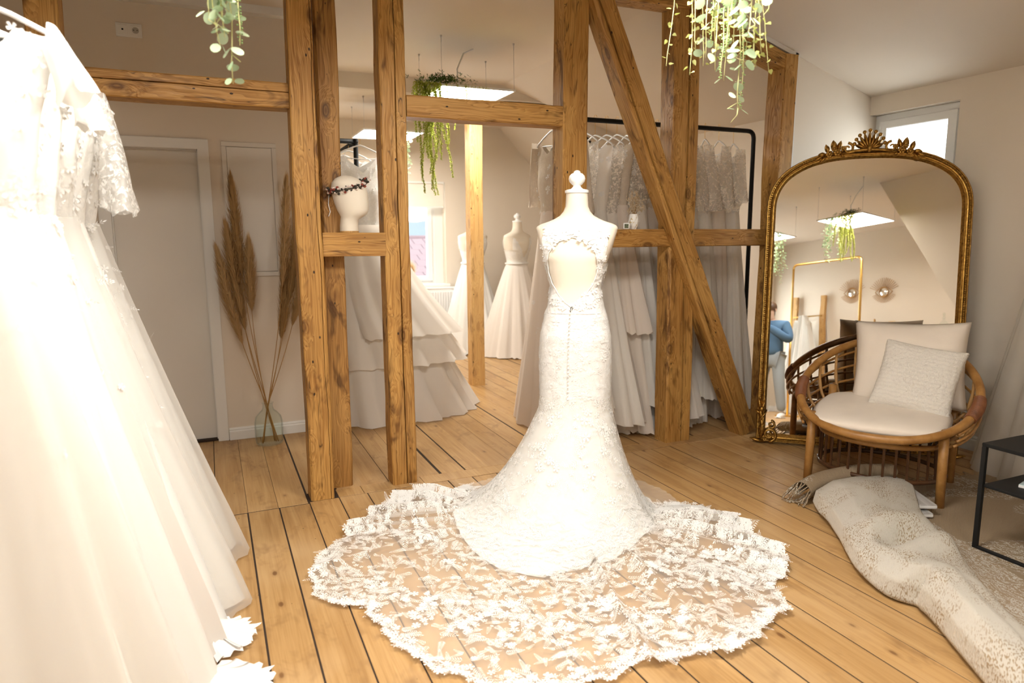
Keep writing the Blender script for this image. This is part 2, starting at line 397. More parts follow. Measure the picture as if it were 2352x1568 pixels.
# ceiling trim along the top of the door wall, and the strip beside the end post
struct(MB().box((XL, 4.985, FLAT-.05), (XW, 5.06, FLAT)).build('trim_1', M['trim']))
struct(MB().box((3.722, 3.672, 0), (3.745, 3.70, 2.62)).build('trim_2', M['trim']))
struct(MB().prism([(BRK, 3.672, FLAT-.03), (BRK, 3.70, FLAT-.03), (3.75, 3.70, 2.585), (3.75, 3.672, 2.585)], (0, 0, .035)).build('trim_3', M['trim']))

# ------------------------------------------------------------------ door, fuse box, sockets
dr = empty('door_1', kind='structure'); dr['label'] = 'cream flush door with wide casing behind the timber frame'
MB().bevbox((DX0+.004, 5.115, .012), (DX1-.004, 5.155, DZ-.004), .003).build('door_leaf', M['door'], dr)
mb = MB(); cw = .062
for x0, x1, z0, z1 in ((DX1-.006, DX1+cw, 0, DZ+cw), (DX0-cw, DX0+.006, 0, DZ+cw), (DX0+.006, DX1-.006, DZ-.006, DZ+cw)):
    mb.bevbox((x0, 5.038, z0), (x1, 5.075, z1), .004)
mb.build('casing', M['trim'], dr)
mb = MB(); mb.box((DX1-.012, 5.075, 0), (DX1, 5.118, DZ)); mb.box((DX0, 5.075, 0), (DX0+.012, 5.118, DZ)); mb.box((DX0, 5.075, DZ-.012), (DX1, 5.118, DZ)); mb.build('jamb', M['trim'], dr)
MB().box((DX0, 5.07, .0), (DX1, 5.19, .014)).build('threshold', M['subfloor'], dr)
fb = empty('fuse_box', (.29, 5.06, 1.59), label='white flush fuse box cover beside the cream door', cat='fuse box')
w2, h2 = .172, .448
mb = MB()
for x0, x1, z0, z1 in ((-w2, w2, h2-.03, h2), (-w2, w2, -h2, -h2+.03), (-w2, -w2+.028, -h2+.03, h2-.03), (w2-.028, w2, -h2+.03, h2-.03)): mb.bevbox((x0, -.012, z0), (x1, 0, z1), .002)
mb.build('frame', M['door'], fb)
MB().bevbox((-w2+.031, -.009, -h2+.033), (w2-.031, 0, h2-.033), .002).build('cover_door', M['door'], fb)
MB().bevbox((-w2+.036, -.013, -.06), (-w2+.042, -.009, .0), .001).build('latch', M['trim'], fb)
so = empty('wall_socket', (-.364, 5.06, 2.682), label='white double wall socket high on the wall above the door', cat='socket')
MB().bevbox((-.072, -.010, -.041), (.072, 0, .041), .003).build('frame', M['white'], so)
for sx_, nm in ((-.036, 'aerial_insert'), (.036, 'power_insert')):
    p = MB().bevbox((sx_-.028, -.014, -.028), (sx_+.028, -.009, .028), .002).build(nm, M['white'], so)
    if nm == 'power_insert':
        mb = MB(); mb.lathe([(0, .004), (.018, .004), (.0195, .0), (.0195, -.002)], 20); mb.xf(Matrix.Translation((sx_, -.0125, 0)) @ Matrix.Rotation(pi/2, 4, 'X')); mb.build('well', flat('socket_shadow_grey', (.45, .43, .40), .6), p)
        mb = MB()
        for dx in (-.0095, .0095): mb.box((sx_+dx-.0025, -.019, -.0025), (sx_+dx+.0025, -.0165, .0025))
        mb.build('pin_holes', M['black'], p)
    else:
        MB().box((sx_-.004, -.0155, -.004), (sx_+.006, -.0139, .006)).build('jack', M['black'], p)

# ------------------------------------------------------------------ windows
def window_frame(name, axis, p0, p1, z0, z1, depth, label):
    """a casement in a reveal: axis 'y' -> lies in a plane of constant y; p0..p1 along the wall"""
    w = empty(name, kind='structure'); w['label'] = label
    def B(mb, a0, a1, d0, d1, za, zb, c=.006):
        if axis == 'y': mb.bevbox((a0, d0, za), (a1, d1, zb), c)
        else: mb.bevbox((d0, a0, za), (d1, a1, zb), c)
    f = .055
    mb = MB(); B(mb, p0, p0+f, depth, depth+.06, z0, z1); B(mb, p1-f, p1, depth, depth+.06, z0, z1); B(mb, p0+f, p1-f, depth, depth+.06, z0, z0+f); B(mb, p0+f, p1-f, depth, depth+.06, z1-f, z1)
    mb.build('window_frame', M['white'], w)
    s = f-.008; g = .06; q0, q1, y0, y1 = p0+s, p1-s, z0+s, z1-s
    mb = MB(); B(mb, q0, q0+g, depth-.02, depth+.045, y0, y1); B(mb, q1-g, q1, depth-.02, depth+.045, y0, y1); B(mb, q0+g, q1-g, depth-.02, depth+.045, y0, y0+g); B(mb, q0+g, q1-g, depth-.02, depth+.045, y1-g, y1)
    sh = mb.build('sash', M['white'], w)
    mb = MB(); 
    if axis == 'y': mb.box((q0+g-.005, depth+.012, y0+g-.005), (q1-g+.005, depth+.018, y1-g+.005))
    else: mb.box((depth+.012, q0+g-.005, y0+g-.005), (depth+.018, q1-g+.005, y1-g+.005))
    mb.build('pane', M['glass'], sh)
    return w
w1 = window_frame('window_1', 'y', WX0+.005, WX1-.10, WZ0-.002, WZ1+.004, YB+.13, 'white casement window with half drawn blind in the far room')
struct(MB().bevbox((WX1-.10, YB+.125, WZ0), (WX1, YB+.2, WZ1), .004).build('trim_4', M['trim']))
struct(MB().bevbox((WX0-.02, YB-.045, WZ0-.03), (WX1+.03, YB+.14, WZ0+.012), .005).build('trim_5', M['trim']))
w2_ = window_frame('window_2', 'x', RY0-.002, RY1+.002, RZ0-.002, RZ1+.002, XR+.07, 'narrow white casement window behind the gilt mirror')
window_frame('window_added', 'x', LY0-.002, LY1+.002, LZ0-.002, LZ1+.002, XL-.10, 'unseen window behind the camera, added to brighten the rear wall')  # added, never seen: its daylight lifts the rear wall in the mirror
MB().tube([(XR+.035, RY1-.05, 1.93), (XR+.035, RY1-.05, 2.10)], .008, 8).build('hinge', M['trim'], w2_)

# ------------------------------------------------------------------ timber frame
def timber(name, p0, p1, w, d, label, seed=0, hint=(0, 1, 0), notch=None, mat='timber', amp=.006, cat='timber', wane=.016):
    """p0..p1 is the axis; w along the width, d along the depth (hint); notch=(x, width, depth) cuts a long drying check into the front face"""
    p0, p1 = Vector(p0), Vector(p1); z = (p1-p0); L = z.length; z.normalize()
    y = Vector(hint); y = (y - z*y.dot(z)).normalized(); x = y.cross(z)
    n = max(10, int(L/.07)); mb = MB(); rows = []
    for i in range(n+1):
        t = L*i/n; q = seed*9.7
        ox = amp*nz(t*.9, q) + amp*.4*nz(t*3.1, q+4); oy = amp*.6*nz(t*.8, q+9)
        wl = w/2 + amp*.9*nz(t*1.3, q+20) + amp*.35*nz(t*5, q+21); wr = w/2 + amp*.9*nz(t*1.3, q+30) + amp*.35*nz(t*5.3, q+31)
        df = d/2 + amp*.4*nz(t*1.7, q+40)
        c = [wane*(.30 + .9*max(0, nz(t*1.1, q+50+k*7)) + .2*abs(nz(t*6, q+51+k*7))) for k in range(4)]
        fx0, fx1, fy0, fy1 = ox-wl, ox+wr, oy-df, oy+d/2
        r = [(fx0, fy1-c[3]), (fx0, fy0+c[0]), (fx0+c[0], fy0)]
        if notch:
            nx, nw, nd = notch[:3]; nx = ox+nx+.006*nz(t*1.6, q+77)+.003*nz(t*6, q+78)
            nw = nw*(.65+.7*max(0, .5+nz(t*1.4, q+88)))
            r += [(nx-nw, fy0), (nx, fy0+nd), (nx+nw, fy0)]
        else:
            r += [(ox-.012, fy0), (ox, fy0+.0005), (ox+.012, fy0)]
        r += [(fx1-c[1], fy0), (fx1, fy0+c[1]), (fx1, fy1-c[2]), (fx1-c[2], fy1), (fx0+c[3], fy1)]
        rows.append([(a, b, t) for a, b in r])
    k = len(rows[0])
    for r in rows: mb.v += r
    for i in range(n):
        for j in range(k): mb.f.append((i*k+j, i*k+(j+1) % k, (i+1)*k+(j+1) % k, (i+1)*k+j))
    mb.f += [tuple(range(k-1, -1, -1)), tuple(n*k+j for j in range(k))]
    o = mb.build(name, M[mat]); sm_angle(o, 28)
    o.matrix_world = Matrix(((x.x, y.x, z.x, p0.x), (x.y, y.y, z.y, p0.y), (x.z, y.z, z.z, p0.z), (0, 0, 0, 1)))
    return tag(o, label, cat)
yc = 3.70
# uprights
timber('timber_post', (.475, 3.715, 0), (.475, 3.715, FLAT), .125, .14, 'thick rough timber post left of the flower crowned head form', 1, notch=(.045, .002, .01), amp=.010)
timber('timber_post', (.607, 3.862, 0), (.62, 3.862, FLAT), .118, .135, 'darker stained timber post standing close behind the leftmost thick post', 2, amp=.006, mat='timber_dark')
timber('timber_post', (.945, 3.757, 0), (.942, 3.757, FLAT), .140, .13, 'timber post with a long split right of the flower crowned head form', 3, notch=(.012, .004, .02), amp=.009)
timber('timber_post', (2.045, 3.757, 0), (2.040, 3.757, FLAT), .165, .14, 'timber post directly behind the dress form in the open back lace gown', 4, amp=.007)
timber('timber_post', (2.868, 3.772, 0), (2.835, 3.772, FLAT), .200, .14, 'split timber post crossed by the diagonal brace', 5, notch=(.022, .008, .045), amp=.007)
timber('timber_post', (3.655, 3.727, 0), (3.662, 3.727, 2.60), .118, .16, 'last short timber post beside the white wall above the gilt mirror', 6, amp=.008)
timber('timber_post', (-.60, 3.757, 0), (-.60, 3.757, FLAT), .13, .13, 'timber post half hidden at the top left behind the hanging gowns', 7)
timber('timber_post', (2.265, 6.01, 0), (2.265, 6.01, 2.53), .125, .125, 'pale square timber post standing alone in the far room', 8, mat='timber_pale', amp=.003, wane=.006)
# rails
timber('timber_beam', (-.535, 3.745, 2.104), (.412, 3.745, 2.104), .122, .13, 'horizontal timber beam above the cream door', 11, notch=(-.016, .0025, .012), amp=.005)
timber('timber_beam', (1.016, 3.757, 2.100), (1.962, 3.757, 2.100), .115, .13, 'horizontal timber beam with a big knot between the two middle posts', 12, amp=.006)
timber('timber_beam', (.545, 3.757, 1.368), (.876, 3.757, 1.368), .124, .14, 'short timber rail carrying the flower crowned head form', 13, amp=.002, wane=.006)
timber('timber_beam', (2.128, 3.767, 1.387), (3.596, 3.767, 1.387), .114, .12, 'horizontal timber rail carrying the small vase of dried flowers', 14, amp=.004)
timber('timber_beam', (2.10, 3.757, 2.845), (2.85, 3.757, 2.845), .10, .13, 'short timber head beam at the ceiling between post and brace', 15)
timber('timber_beam', (2.90, 3.727, 2.78), (3.64, 3.727, 2.553), .10, .15, 'sloping timber beam under the slanted ceiling', 16, hint=(0, 1, 0))
timber('timber_brace', (2.145, 3.695, 2.86), (3.43, 3.695, .012), .138, .13, 'long diagonal timber brace crossing the frame down to the floor', 17, notch=(.036, .007, .035), amp=.006)
# ================================================================== ceiling lamps
def lamp(loc, label, zc=FLAT, drop=.42, led='led'):
    x, y = loc; z = zc-drop; L = .31
    t = empty('pendant_panel_light', (x, y, z), label=label, cat='ceiling light', group='square panel lights hung on wires')
    MB().bevbox((-L, -L, .0), (L, L, .012), .002).build('housing', M['white'], t)
    mb = MB()
    for a, b, c, d in ((-L, -L, L, -L+.012), (-L, L-.012, L, L), (-L, -L+.012, -L+.012, L-.012), (L-.012, -L+.012, L, L-.012)): mb.bevbox((a, b, -.004), (c, d, .0), .001)
    mb.build('rim', M['white'], t)
    MB().add([(-L+.012, -L+.012, -.001), (L-.012, -L+.012, -.001), (L-.012, L-.012, -.001), (-L+.012, L-.012, -.001)], [(3, 2, 1, 0)]).build('diffuser', M[led], t, fix=False)
    for sx in (-1, 1):
        for sy in (-1, 1):
            w = MB().tube([(sx*(L-.01), sy*(L-.01), .012), (sx*(L-.012), sy*(L-.012), drop-.004)], .0014, 5).build('wire', M['steel'], t)
            mb = MB(); mb.lathe([(0, drop-.014), (.007, drop-.014), (.008, drop), (0, drop)], 10, (sx*(L-.012), sy*(L-.012), 0)); mb.tube([(sx*(L-.012), sy*(L-.012), drop-.05), (sx*(L-.012), sy*(L-.012), drop-.012)], .0028, 6); mb.build('anchor', M['steel'], w)
    MB().tube([(-.02, 0, .012), (-.06, .01, .10), (-.07, .0, .20), (-.02, -.02, .32), (.06, -.03, drop-.003)], .006, 8).build('power_cable', M['white'], t)
    return t
LAMPS = {'front_left': (-.10, 1.95), 'front_right': (1.36, 1.80), 'rear_right': (1.36, -.25), 'rear_left': (-.02, -.20), 'far': (2.0, 5.47), 'far2': (1.77, 7.22)}
lamp(LAMPS['front_left'], 'square panel light above the left gowns, out of view over the room')
lamp(LAMPS['front_right'], 'square panel light above the lace train, out of view over the room', led='led_main')
lamp(LAMPS['rear_right'], 'square panel light with trailing plants seen whole in the gilt mirror')
lamp(LAMPS['rear_left'], 'square panel light cut by the left edge of the gilt mirror reflection')
lamp(LAMPS['far'], 'square panel light draped with greenery above the middle beam in the far room', drop=.36, led='led_far')
lamp(LAMPS['far2'], 'farther square panel light half hidden behind the split post', zc=LOW, drop=.315, led='led_far')
# ================================================================== dress form with the lace gown
M['gown'] = mat_cloth('ivory_lace_over_satin', (.95, .935, .905), .15, 1.0, 'lace')
M['satin'] = mat_cloth('ivory_satin_lining', (.95, .935, .91), .2)
M['tulle'] = mat_cloth('sheer_ivory_tulle', (.99, .965, .92), .5, .24)
M['applique'] = mat_cloth('white_embroidered_applique', (.97, .96, .94), .3)
M['linen'] = mat_cloth('natural_linen_form_cover', (.83, .75, .63), 0.05, weave=420)
M['paint_white'] = flat('white_painted_wood', (.88, .87, .85), .35)
DF = (1.667, 3.0); DROT = -radians(36)
form = empty('dress_form', (*DF, 0), DROT, 'linen covered dress form with white knob top wearing the open back gown', 'mannequin')
TA = [(.70, .165), (.80, .168), (.90, .168), (1.0, .152), (1.065, .134), (1.15, .121), (1.25, .144), (1.30, .160), (1.36, .180), (1.40, .191), (1.43, .200), (1.450, .203), (1.460, .188), (1.480, .132), (1.500, .088), (1.52, .068), (1.55, .056), (1.615, .053)]
TF = [(.70, .115), (.90, .112), (1.0, .105), (1.15, .100), (1.28, .130), (1.36, .115), (1.432, .078), (1.470, .062), (1.52, .056), (1.615, .053)]
TB = [(.70, .115), (.88, .122), (1.0, .112), (1.15, .092), (1.30, .112), (1.38, .105), (1.432, .080), (1.470, .066), (1.52, .056), (1.615, .053)]
def torso(phi, z, off=0.0):
    a, b = interp(TA, z)+off, (interp(TF, z) if sin(phi) > 0 else interp(TB, z))+off
    e = 2.0 if z > 1.485 else (2.9 if z > 1.28 else 2.35)
    c, s_ = cos(phi), sin(phi)
    r = (abs(c/a)**e + abs(s_/b)**e)**(-1/e)
    yo = .012 if z > 1.45 else .012*max(0, (z-1.3)/.15)
    return Vector((r*c, r*s_+yo, z))
zs = [.70+.02*i for i in range(36)] + [1.425, 1.435, 1.445, 1.455, 1.465, 1.478, 1.49, 1.505, 1.525, 1.55, 1.58, 1.615]
MB().grid(lambda i, j: torso(2*pi*i/56, zs[j]), 56, len(zs)-1, True).build('torso', M['linen'], form, smooth=True)
mb = MB(); mb.lathe([(0, .69), (.11, .69), (.115, .70)], 40); mb.build('torso_base', M['linen'], form)
mb = MB(); mb.lathe([(.05, 1.612), (.058, 1.614), (.059, 1.626), (.050, 1.630), (.030, 1.634), (.020, 1.643), (.018, 1.650), (.026, 1.656), (.037, 1.668), (.041, 1.682), (.037, 1.696), (.027, 1.707), (.016, 1.711), (.017, 1.715), (.010, 1.722), (0, 1.724)], 32, (0, .012, 0))
kn_hero = mb.build('knob_cap', M['paint_white'], form); sm_angle(kn_hero, 50)
mb = MB(); mb.tube([(0, 0, .05), (0, 0, .72)], .016, 12); mb.build('pole', M['black'], form)
mb = MB()
for k in range(3):
    a = 2*pi*k/3+.5; mb.tube([(0, 0, .10), (.13*cos(a), .13*sin(a), .05), (.22*cos(a), .22*sin(a), .012)], .010, 8)
mb.build('tripod_base', M['black'], form)

gown = empty('lace_wedding_gown', (*DF, 0), DROT, 'white lace mermaid wedding gown with keyhole back and long sheer train', 'dress')
train_w = [(1.132, 3.40), (.957, 3.476), (.775, 3.425), (.639, 3.271), (.523, 3.173), (.496, 3.081), (.353, 2.918), (.311, 2.809), (.297, 2.622), (.338, 2.526), (.457, 2.452), (.474, 2.308), (.52, 2.114), (.584, 1.97), (.745, 1.802), (.932, 1.718), (1.082, 1.704), (1.225, 1.718), (1.412, 1.686), (1.563, 1.644), (1.672, 1.678), (1.787, 1.746), (1.896, 1.755), (1.962, 1.869), (1.96, 1.924), (2.12, 1.988), (2.203, 2.078), (2.233, 2.192), (2.258, 2.314), (2.268, 2.617), (2.16, 2.759)]
lin_w = [(1.039, 3.13), (1.039, 3.060), (1.001, 2.715), (1.045, 2.517), (1.181, 2.374), (1.332, 2.387), (1.509, 2.393), (1.766, 2.538), (1.954, 2.700)]
def to_polar(pts):
    out = []
    for x, y in pts:
        dx, dy = x-DF[0], y-DF[1]; c, s_ = cos(-DROT), sin(-DROT)
        lx, ly = dx*c-dy*s_, dx*s_+dy*c
        out.append((atan2(ly, lx) % (2*pi), sqrt(lx*lx+ly*ly)))
    return out
def ptab(pts):
    pts = sorted(pts); return [(pts[-1][0]-2*pi, pts[-1][1])] + pts + [(pts[0][0]+2*pi, pts[0][1])]
def plin(tab, x):
    for (a, b), (c, d) in zip(tab, tab[1:]):
        if a <= x <= c: return b+(d-b)*((x-a)/(c-a) if c > a else 0)
    return tab[-1][1]
TP = ptab(to_polar(train_w) + [(radians(50), .52), (radians(90), .46), (radians(125), .52)])
LP = ptab(to_polar(lin_w) + [(radians(20), .42), (radians(50), .40), (radians(90), .38), (radians(130), .44)])
GA = [(0, .42), (radians(90), .36), (radians(150), .52), (radians(185), .60), (radians(230), .56), (radians(270), .52), (radians(310), .50), (2*pi, .42)]
SA = [(.40, .205), (.5, .186), (.6, .181), (.7, .183), (.8, .184), (.9, .180), (1.0, .160), (1.065, .141), (1.15, .127)]
SD = [(.40, .190), (.5, .165), (.6, .150), (.7, .142), (.8, .140), (.9, .137), (1.0, .117), (1.065, .105), (1.15, .098)]
RIDGE = [(180, .022, .055, 2), (189, .026, .060, -1), (197, .020, .050, 1), (204, .024, .055, 2), (212, .020, .040, -2), (222, .02, .03, 1), (284, .018, .045, 2), (300, .016, .025, -1), (330, .020, .030, 1), (341, .024, .050, -2), (349, .026, .065, 1), (356, .02, .05, -1)]
ZK, QT = .52, 1.10
def skirt(phi, q, off=0.0):
    """q = distance down the cloth from the waist (QT above the floor)"""
    phi = phi % (2*pi); z = QT-q; c, s_ = cos(phi), sin(phi)
    def body(z):
        a, b = interp(SA, z)+off, interp(SD, z)+off
        return (abs(c/a)**2.2 + abs(s_/b)**2.2)**(-1/2.2)
    if z >= ZK:
        r = body(z); f = max(0, (.75-z)/.3)
        r *= 1+.010*f*sin(phi*7+1)
        return Vector((r*c, r*s_, z))
    rk = body(ZK); rg = max(interp(GA, phi), rk+.1); L = sqrt((rg-rk)**2+ZK**2)*1.04
    s1 = (q-(QT-ZK))/L
    if s1 < 1:
        z = ZK*(1-s1)**1.5; r = rk+(rg-rk)*(s1**1.15)
        fold = (.5*sin(phi*9+2*nz(phi*2, 3))+.5*sin(phi*15+1.5))*.020*s1
        r *= 1+fold
        return Vector((r*c, r*s_, z+.006+off))
    r = rg + (q-(QT-ZK)-L); d = r-rg
    r *= 1+(.5*sin(phi*9+2*nz(phi*2, 3))+.5*sin(phi*15+1.5))*.020*max(0, 1-d*4)
    x, y = r*c, r*s_
    rd = max(0, nz(phi*5.2+.4, 11+r*.35))*1.25; rd = rd**1.6
    rdg = sum(h_*exp(-((phi-radians(a_+nzr*2.2*d))/w_)**2) for a_, w_, h_, nzr in RIDGE)*min(1, d*6)*max(.25, 1-.5*d)
    rip = rdg + .025*rd*min(1, d*5+.12)*max(.15, 1-.42*d) + .007*abs(nz(x*7, y*7, 2)) + .006*abs(nz(phi*26, r*2, 5))
    return Vector((x, y, .006+off+rip))
def qlen(phi, r):
    phi = phi % (2*pi); c, s_ = cos(phi), sin(phi); a, b = interp(SA, ZK), interp(SD, ZK)
    rk = (abs(c/a)**2.2 + abs(s_/b)**2.2)**(-1/2.2); rg = max(interp(GA, phi), rk+.1)
    return (QT-ZK) + sqrt((rg-rk)**2+ZK**2)*1.04 + (r-rg)
NP = 360
def skirt_mesh(fn_end, q0, off, rows):
    mb = MB()
    def f(i, j):
        p = 2*pi*i/NP; e = qlen(p, fn_end(p)); t = j/rows; q = q0+(e-q0)*t
        return skirt(p, q, off if off <= 0 else -.004+(off+.004)*min(1, max(0, (q-q0)/.22)))
    return mb.grid(f, NP, rows, True)
skirt_mesh(lambda p: plin(LP, p)*(1+.012*nz(p*6, 1)), .02, 0.0, 90).build('skirt', M['gown'], gown, smooth=True)
def tedge(p): return plin(TP, p)*(1+.006*sin(p*64)+.010*nz(p*17, 8))
tu = skirt_mesh(tedge, .42, .008, 110).build('train', M['tulle'], gown, smooth=True)

# bodice with the keyhole
KW = [(1.062, 0), (1.09, .036), (1.13, .072), (1.18, .104), (1.23, .120), (1.28, .124), (1.32, .117), (1.355, .096), (1.38, .066), (1.395, .03), (1.400, 0)]
KC = -.008
def neck_z(phi): return 1.452 + .018*abs(cos(phi)) if sin(phi) < 0 else 1.40
def in_key(p): return p.y < 0 and 1.062 < p.z < 1.400 and abs(p.x-KC) < interp(KW, p.z)
NB, ZB = 180, 96
pts = []; bz = [1.03+(1.478-1.03)*j/ZB for j in range(ZB+1)]
mb = MB()
grid_in = []
for j, z in enumerate(bz):
    for i in range(NB):
        ph = 2*pi*i/NB; p = torso(ph, z, .005+.0015*nz(i*.4, j*.4)); mb.v.append(tuple(p))
        open_ = in_key(p)
        if p.y > 0 and z > 1.40-.06*(1-min(1, abs(p.x)/.12)): open_ = open_ or abs(p.x) < .13          # neckline at the front
        if abs(cos(ph)) > .90 and z > 1.275: open_ = True                                         # armholes
        if z > 1.446 + (.020 if p.y < 0 else -.01) and abs(p.x) < .2: open_ = open_ or z > 1.466
        grid_in.append(open_)
for j in range(ZB):
    for i in range(NB):
        q = (j*NB+i, j*NB+(i+1) % NB, (j+1)*NB+(i+1) % NB, (j+1)*NB+i)
        if not any(grid_in[k] for k in q): mb.f.append(q)
bod = mb.build('bodice', M['gown'], gown, smooth=True)
mb = MB()
for sg in (-1, 1):
    pt = []
    for k in range(40):
        z = 1.062+(1.400-1.062)*k/39; xx = KC+sg*interp(KW, z)
        ph = 2*pi-.0001 if False else None
        # find phi on the back with that x
        lo, hi = pi, 2*pi
        for _ in range(30):
            m_ = (lo+hi)/2
            if torso(m_, z, .007).x < xx: lo = m_
            else: hi = m_
        pt.append(torso(lo, z, .007))
    mb.tube(pt, .0028, 6)
mb.build('keyhole_edge', M['applique'], gown, smooth=True)

# motifs: sprig = stem + paired leaflets, flower = five petals
def sprig(size, nl):
    v, f = [], []
    def quad(p, q, w):
        d = (Vector(q)-Vector(p)); n = Vector((-d.y, d.x))*(w/max(d.length, 1e-6)); m_ = Vector(p)+d*.5
        b = len(v); v.extend([tuple(p), (m_.x+n.x, m_.y+n.y), tuple(q), (m_.x-n.x, m_.y-n.y)]); f.append((b, b+1, b+2, b+3))
    quad((0, 0), (0, size), size*.012)
    for k in range(nl):
        t = (k+.6)/nl*size; ln = size*.34*(1-.55*k/nl)
        for sg in (-1, 1): quad((0, t), (sg*ln*.75, t+ln*.62), ln*.105)
    quad((0, size), (0, size*1.2), size*.05)
    return v, f
def flower(size, n=5):
    v, f = [(0, 0)], []
    for k in range(n):
        a = 2*pi*k/n; b = len(v)
        for da, rr in ((-.42, .62), (-.26, 1.0), (.26, 1.0), (.42, .62)): v.append((size*rr*cos(a+da), size*rr*sin(a+da)))
        f.append((0, b, b+1, b+2, b+3))
    return v, f
rng = random.Random(3)
mb = MB()
def put(motif, p0, q0, rot, lift=.004, curl=0.0):
    v, f = motif; r0 = max(.12, skirt(p0, q0).xy.length); c, s_ = cos(rot), sin(rot); out = []
    for a, b in v:
        aa, bb = a*c-b*s_, a*s_+b*c
        qq = q0+bb; p = skirt(p0+aa/r0, qq, max(.0034, -.0034+.012*min(1, max(0, (qq-.42)/.22))))
        if qq > .95: p.z += lift*.4 + curl*.5*(a*a+b*b)
        out.append(p)
    mb.add(out, f)
n = 0
while n < 3300:
    p0 = rng.uniform(pi*.93, 2*pi*1.03); rT = plin(TP, p0 % (2*pi)); rL = plin(LP, p0 % (2*pi))
    r = rT*sqrt(rng.uniform(.04, .96))
    dens = .42 + .58*min(1, max(0, (nz(p0*3.2+2, r*2.6)+.30)*2))
    if rng.random() > dens: continue
    q0 = qlen(p0, r); n += 1
    put(sprig(rng.uniform(.035, .070), rng.choice((7, 9, 10))), p0, q0, rng.uniform(-2.6, 2.6), rng.uniform(.001, .006))
for k in range(64):                                    # clusters of blossoms
    p0 = rng.uniform(pi*.95, 2*pi*1.02); rT = plin(TP, p0 % (2*pi)); rr0 = rT*rng.uniform(.55, .93)
    for _ in range(rng.randint(6, 12)):
        r_ = min(rT*.97, rr0+rng.gauss(0, .028)); put(flower(rng.uniform(.009, .019), rng.choice((5, 6))), p0+rng.gauss(0, .030)/rr0, qlen(p0, r_), rng.uniform(0, 6), rng.uniform(.002, .009), rng.uniform(2, 8))
for k in range(260):                                   # flowers, denser towards the hem
    p0 = rng.uniform(pi*.93, 2*pi*1.03); rT = plin(TP, p0 % (2*pi)); u = 1-abs(rng.gauss(0, .22))
    if u < .25: u = rng.uniform(.3, .9)
    put(flower(rng.uniform(.006, .013), rng.choice((5, 5, 6))), p0, qlen(p0, rT*u*.98), rng.uniform(0, 6), rng.uniform(.002, .010), rng.uniform(2, 9))
p0 = pi*.93
while p0 < 2*pi*1.03:                                  # scalloped hem: overlapping petals and leaves
    e = qlen(p0, tedge(p0 % (2*pi)))
    put(flower(rng.uniform(.009, .017), 5), p0, e-rng.uniform(.0, .020), rng.uniform(0, 6), rng.uniform(.002, .007), 4)
    if rng.random() < .75: put(sprig(rng.uniform(.03, .05), 4), p0, e-rng.uniform(.03, .07), rng.uniform(-.9, .9), .003)
    if rng.random() < .5: put(flower(rng.uniform(.010, .018), 5), p0, e-rng.uniform(.02, .06), rng.uniform(0, 6), .004, 4)
    p0 += rng.uniform(.005, .010)
for k in range(520):                                   # lace on the skirt above the floor
    p0 = rng.uniform(pi*.98, 2*pi*1.02); q0 = rng.uniform(.06, .95)
    if rng.random() < .6: put(sprig(rng.uniform(.03, .06), 5), p0, q0, rng.uniform(-3, 3), .001)
    else: put(flower(rng.uniform(.010, .022)), p0, q0, rng.uniform(0, 6), .001, 3)
tag(mb.build('lace_motifs', M['applique'], gown, fix=False), kind='stuff')
# raised flowers around the keyhole and on the shoulders
mb = MB()
def put_t(motif, ph, z, rot, off=.008, curl=8):
    v, f = motif; c, s_ = cos(rot), sin(rot); out = []
    p = torso(ph, z); r0 = max(.05, p.xy.length)
    for a, b in v:
        aa, bb = a*c-b*s_, a*s_+b*c
        out.append(torso(ph+aa/r0, z+bb, off+curl*(a*a+b*b)))
    mb.add(out, f)
for k in range(420):
    ph = rng.uniform(pi*1.0, 2*pi); z = rng.uniform(1.06, 1.462); p = torso(ph, z)
    d = abs(p.x-KC)-interp(KW, min(1.399, max(1.063, z))) if z < 1.40 else .02
    if d < -.004 or d > .075 or (abs(cos(ph)) > .90 and z > 1.275): continue
    put_t(flower(rng.uniform(.009, .019), rng.choice((5, 6))), ph, z, rng.uniform(0, 6), rng.uniform(.006, .011), rng.uniform(4, 14))
for ph, z, sz in ((4.25, 1.412, .030), (5.08, 1.408, .032), (4.66, 1.432, .024), (4.45, 1.43, .022), (4.9, 1.432, .024), (3.95, 1.36, .022), (5.4, 1.36, .022), (4.05, 1.395, .024), (5.28, 1.39, .026)):
    put_t(flower(sz), ph, z, rng.uniform(0, 6), .011, 8)
tag(mb.build('bodice_flowers', M['applique'], gown, fix=False), kind='stuff')
# covered buttons and hook below the keyhole
bme = MB().ball((0, 0, 0), .0042, 8, 6).mesh('button'); bme.materials.append(M['satin'])
for k in range(24):
    q = .05+k*.019; p = skirt(4.60, q, .008); link('button', bme, None, gown, p)
mb = MB(); p = torso(4.66, 1.055, .012); mb.tube([(p.x-.004, p.y, p.z-.016), (p.x-.005, p.y, p.z+.004), (p.x+.002, p.y, p.z+.012), (p.x+.007, p.y, p.z+.002), (p.x+.001, p.y, p.z-.006)], .0013, 5); mb.build('hook', M['black'], gown)
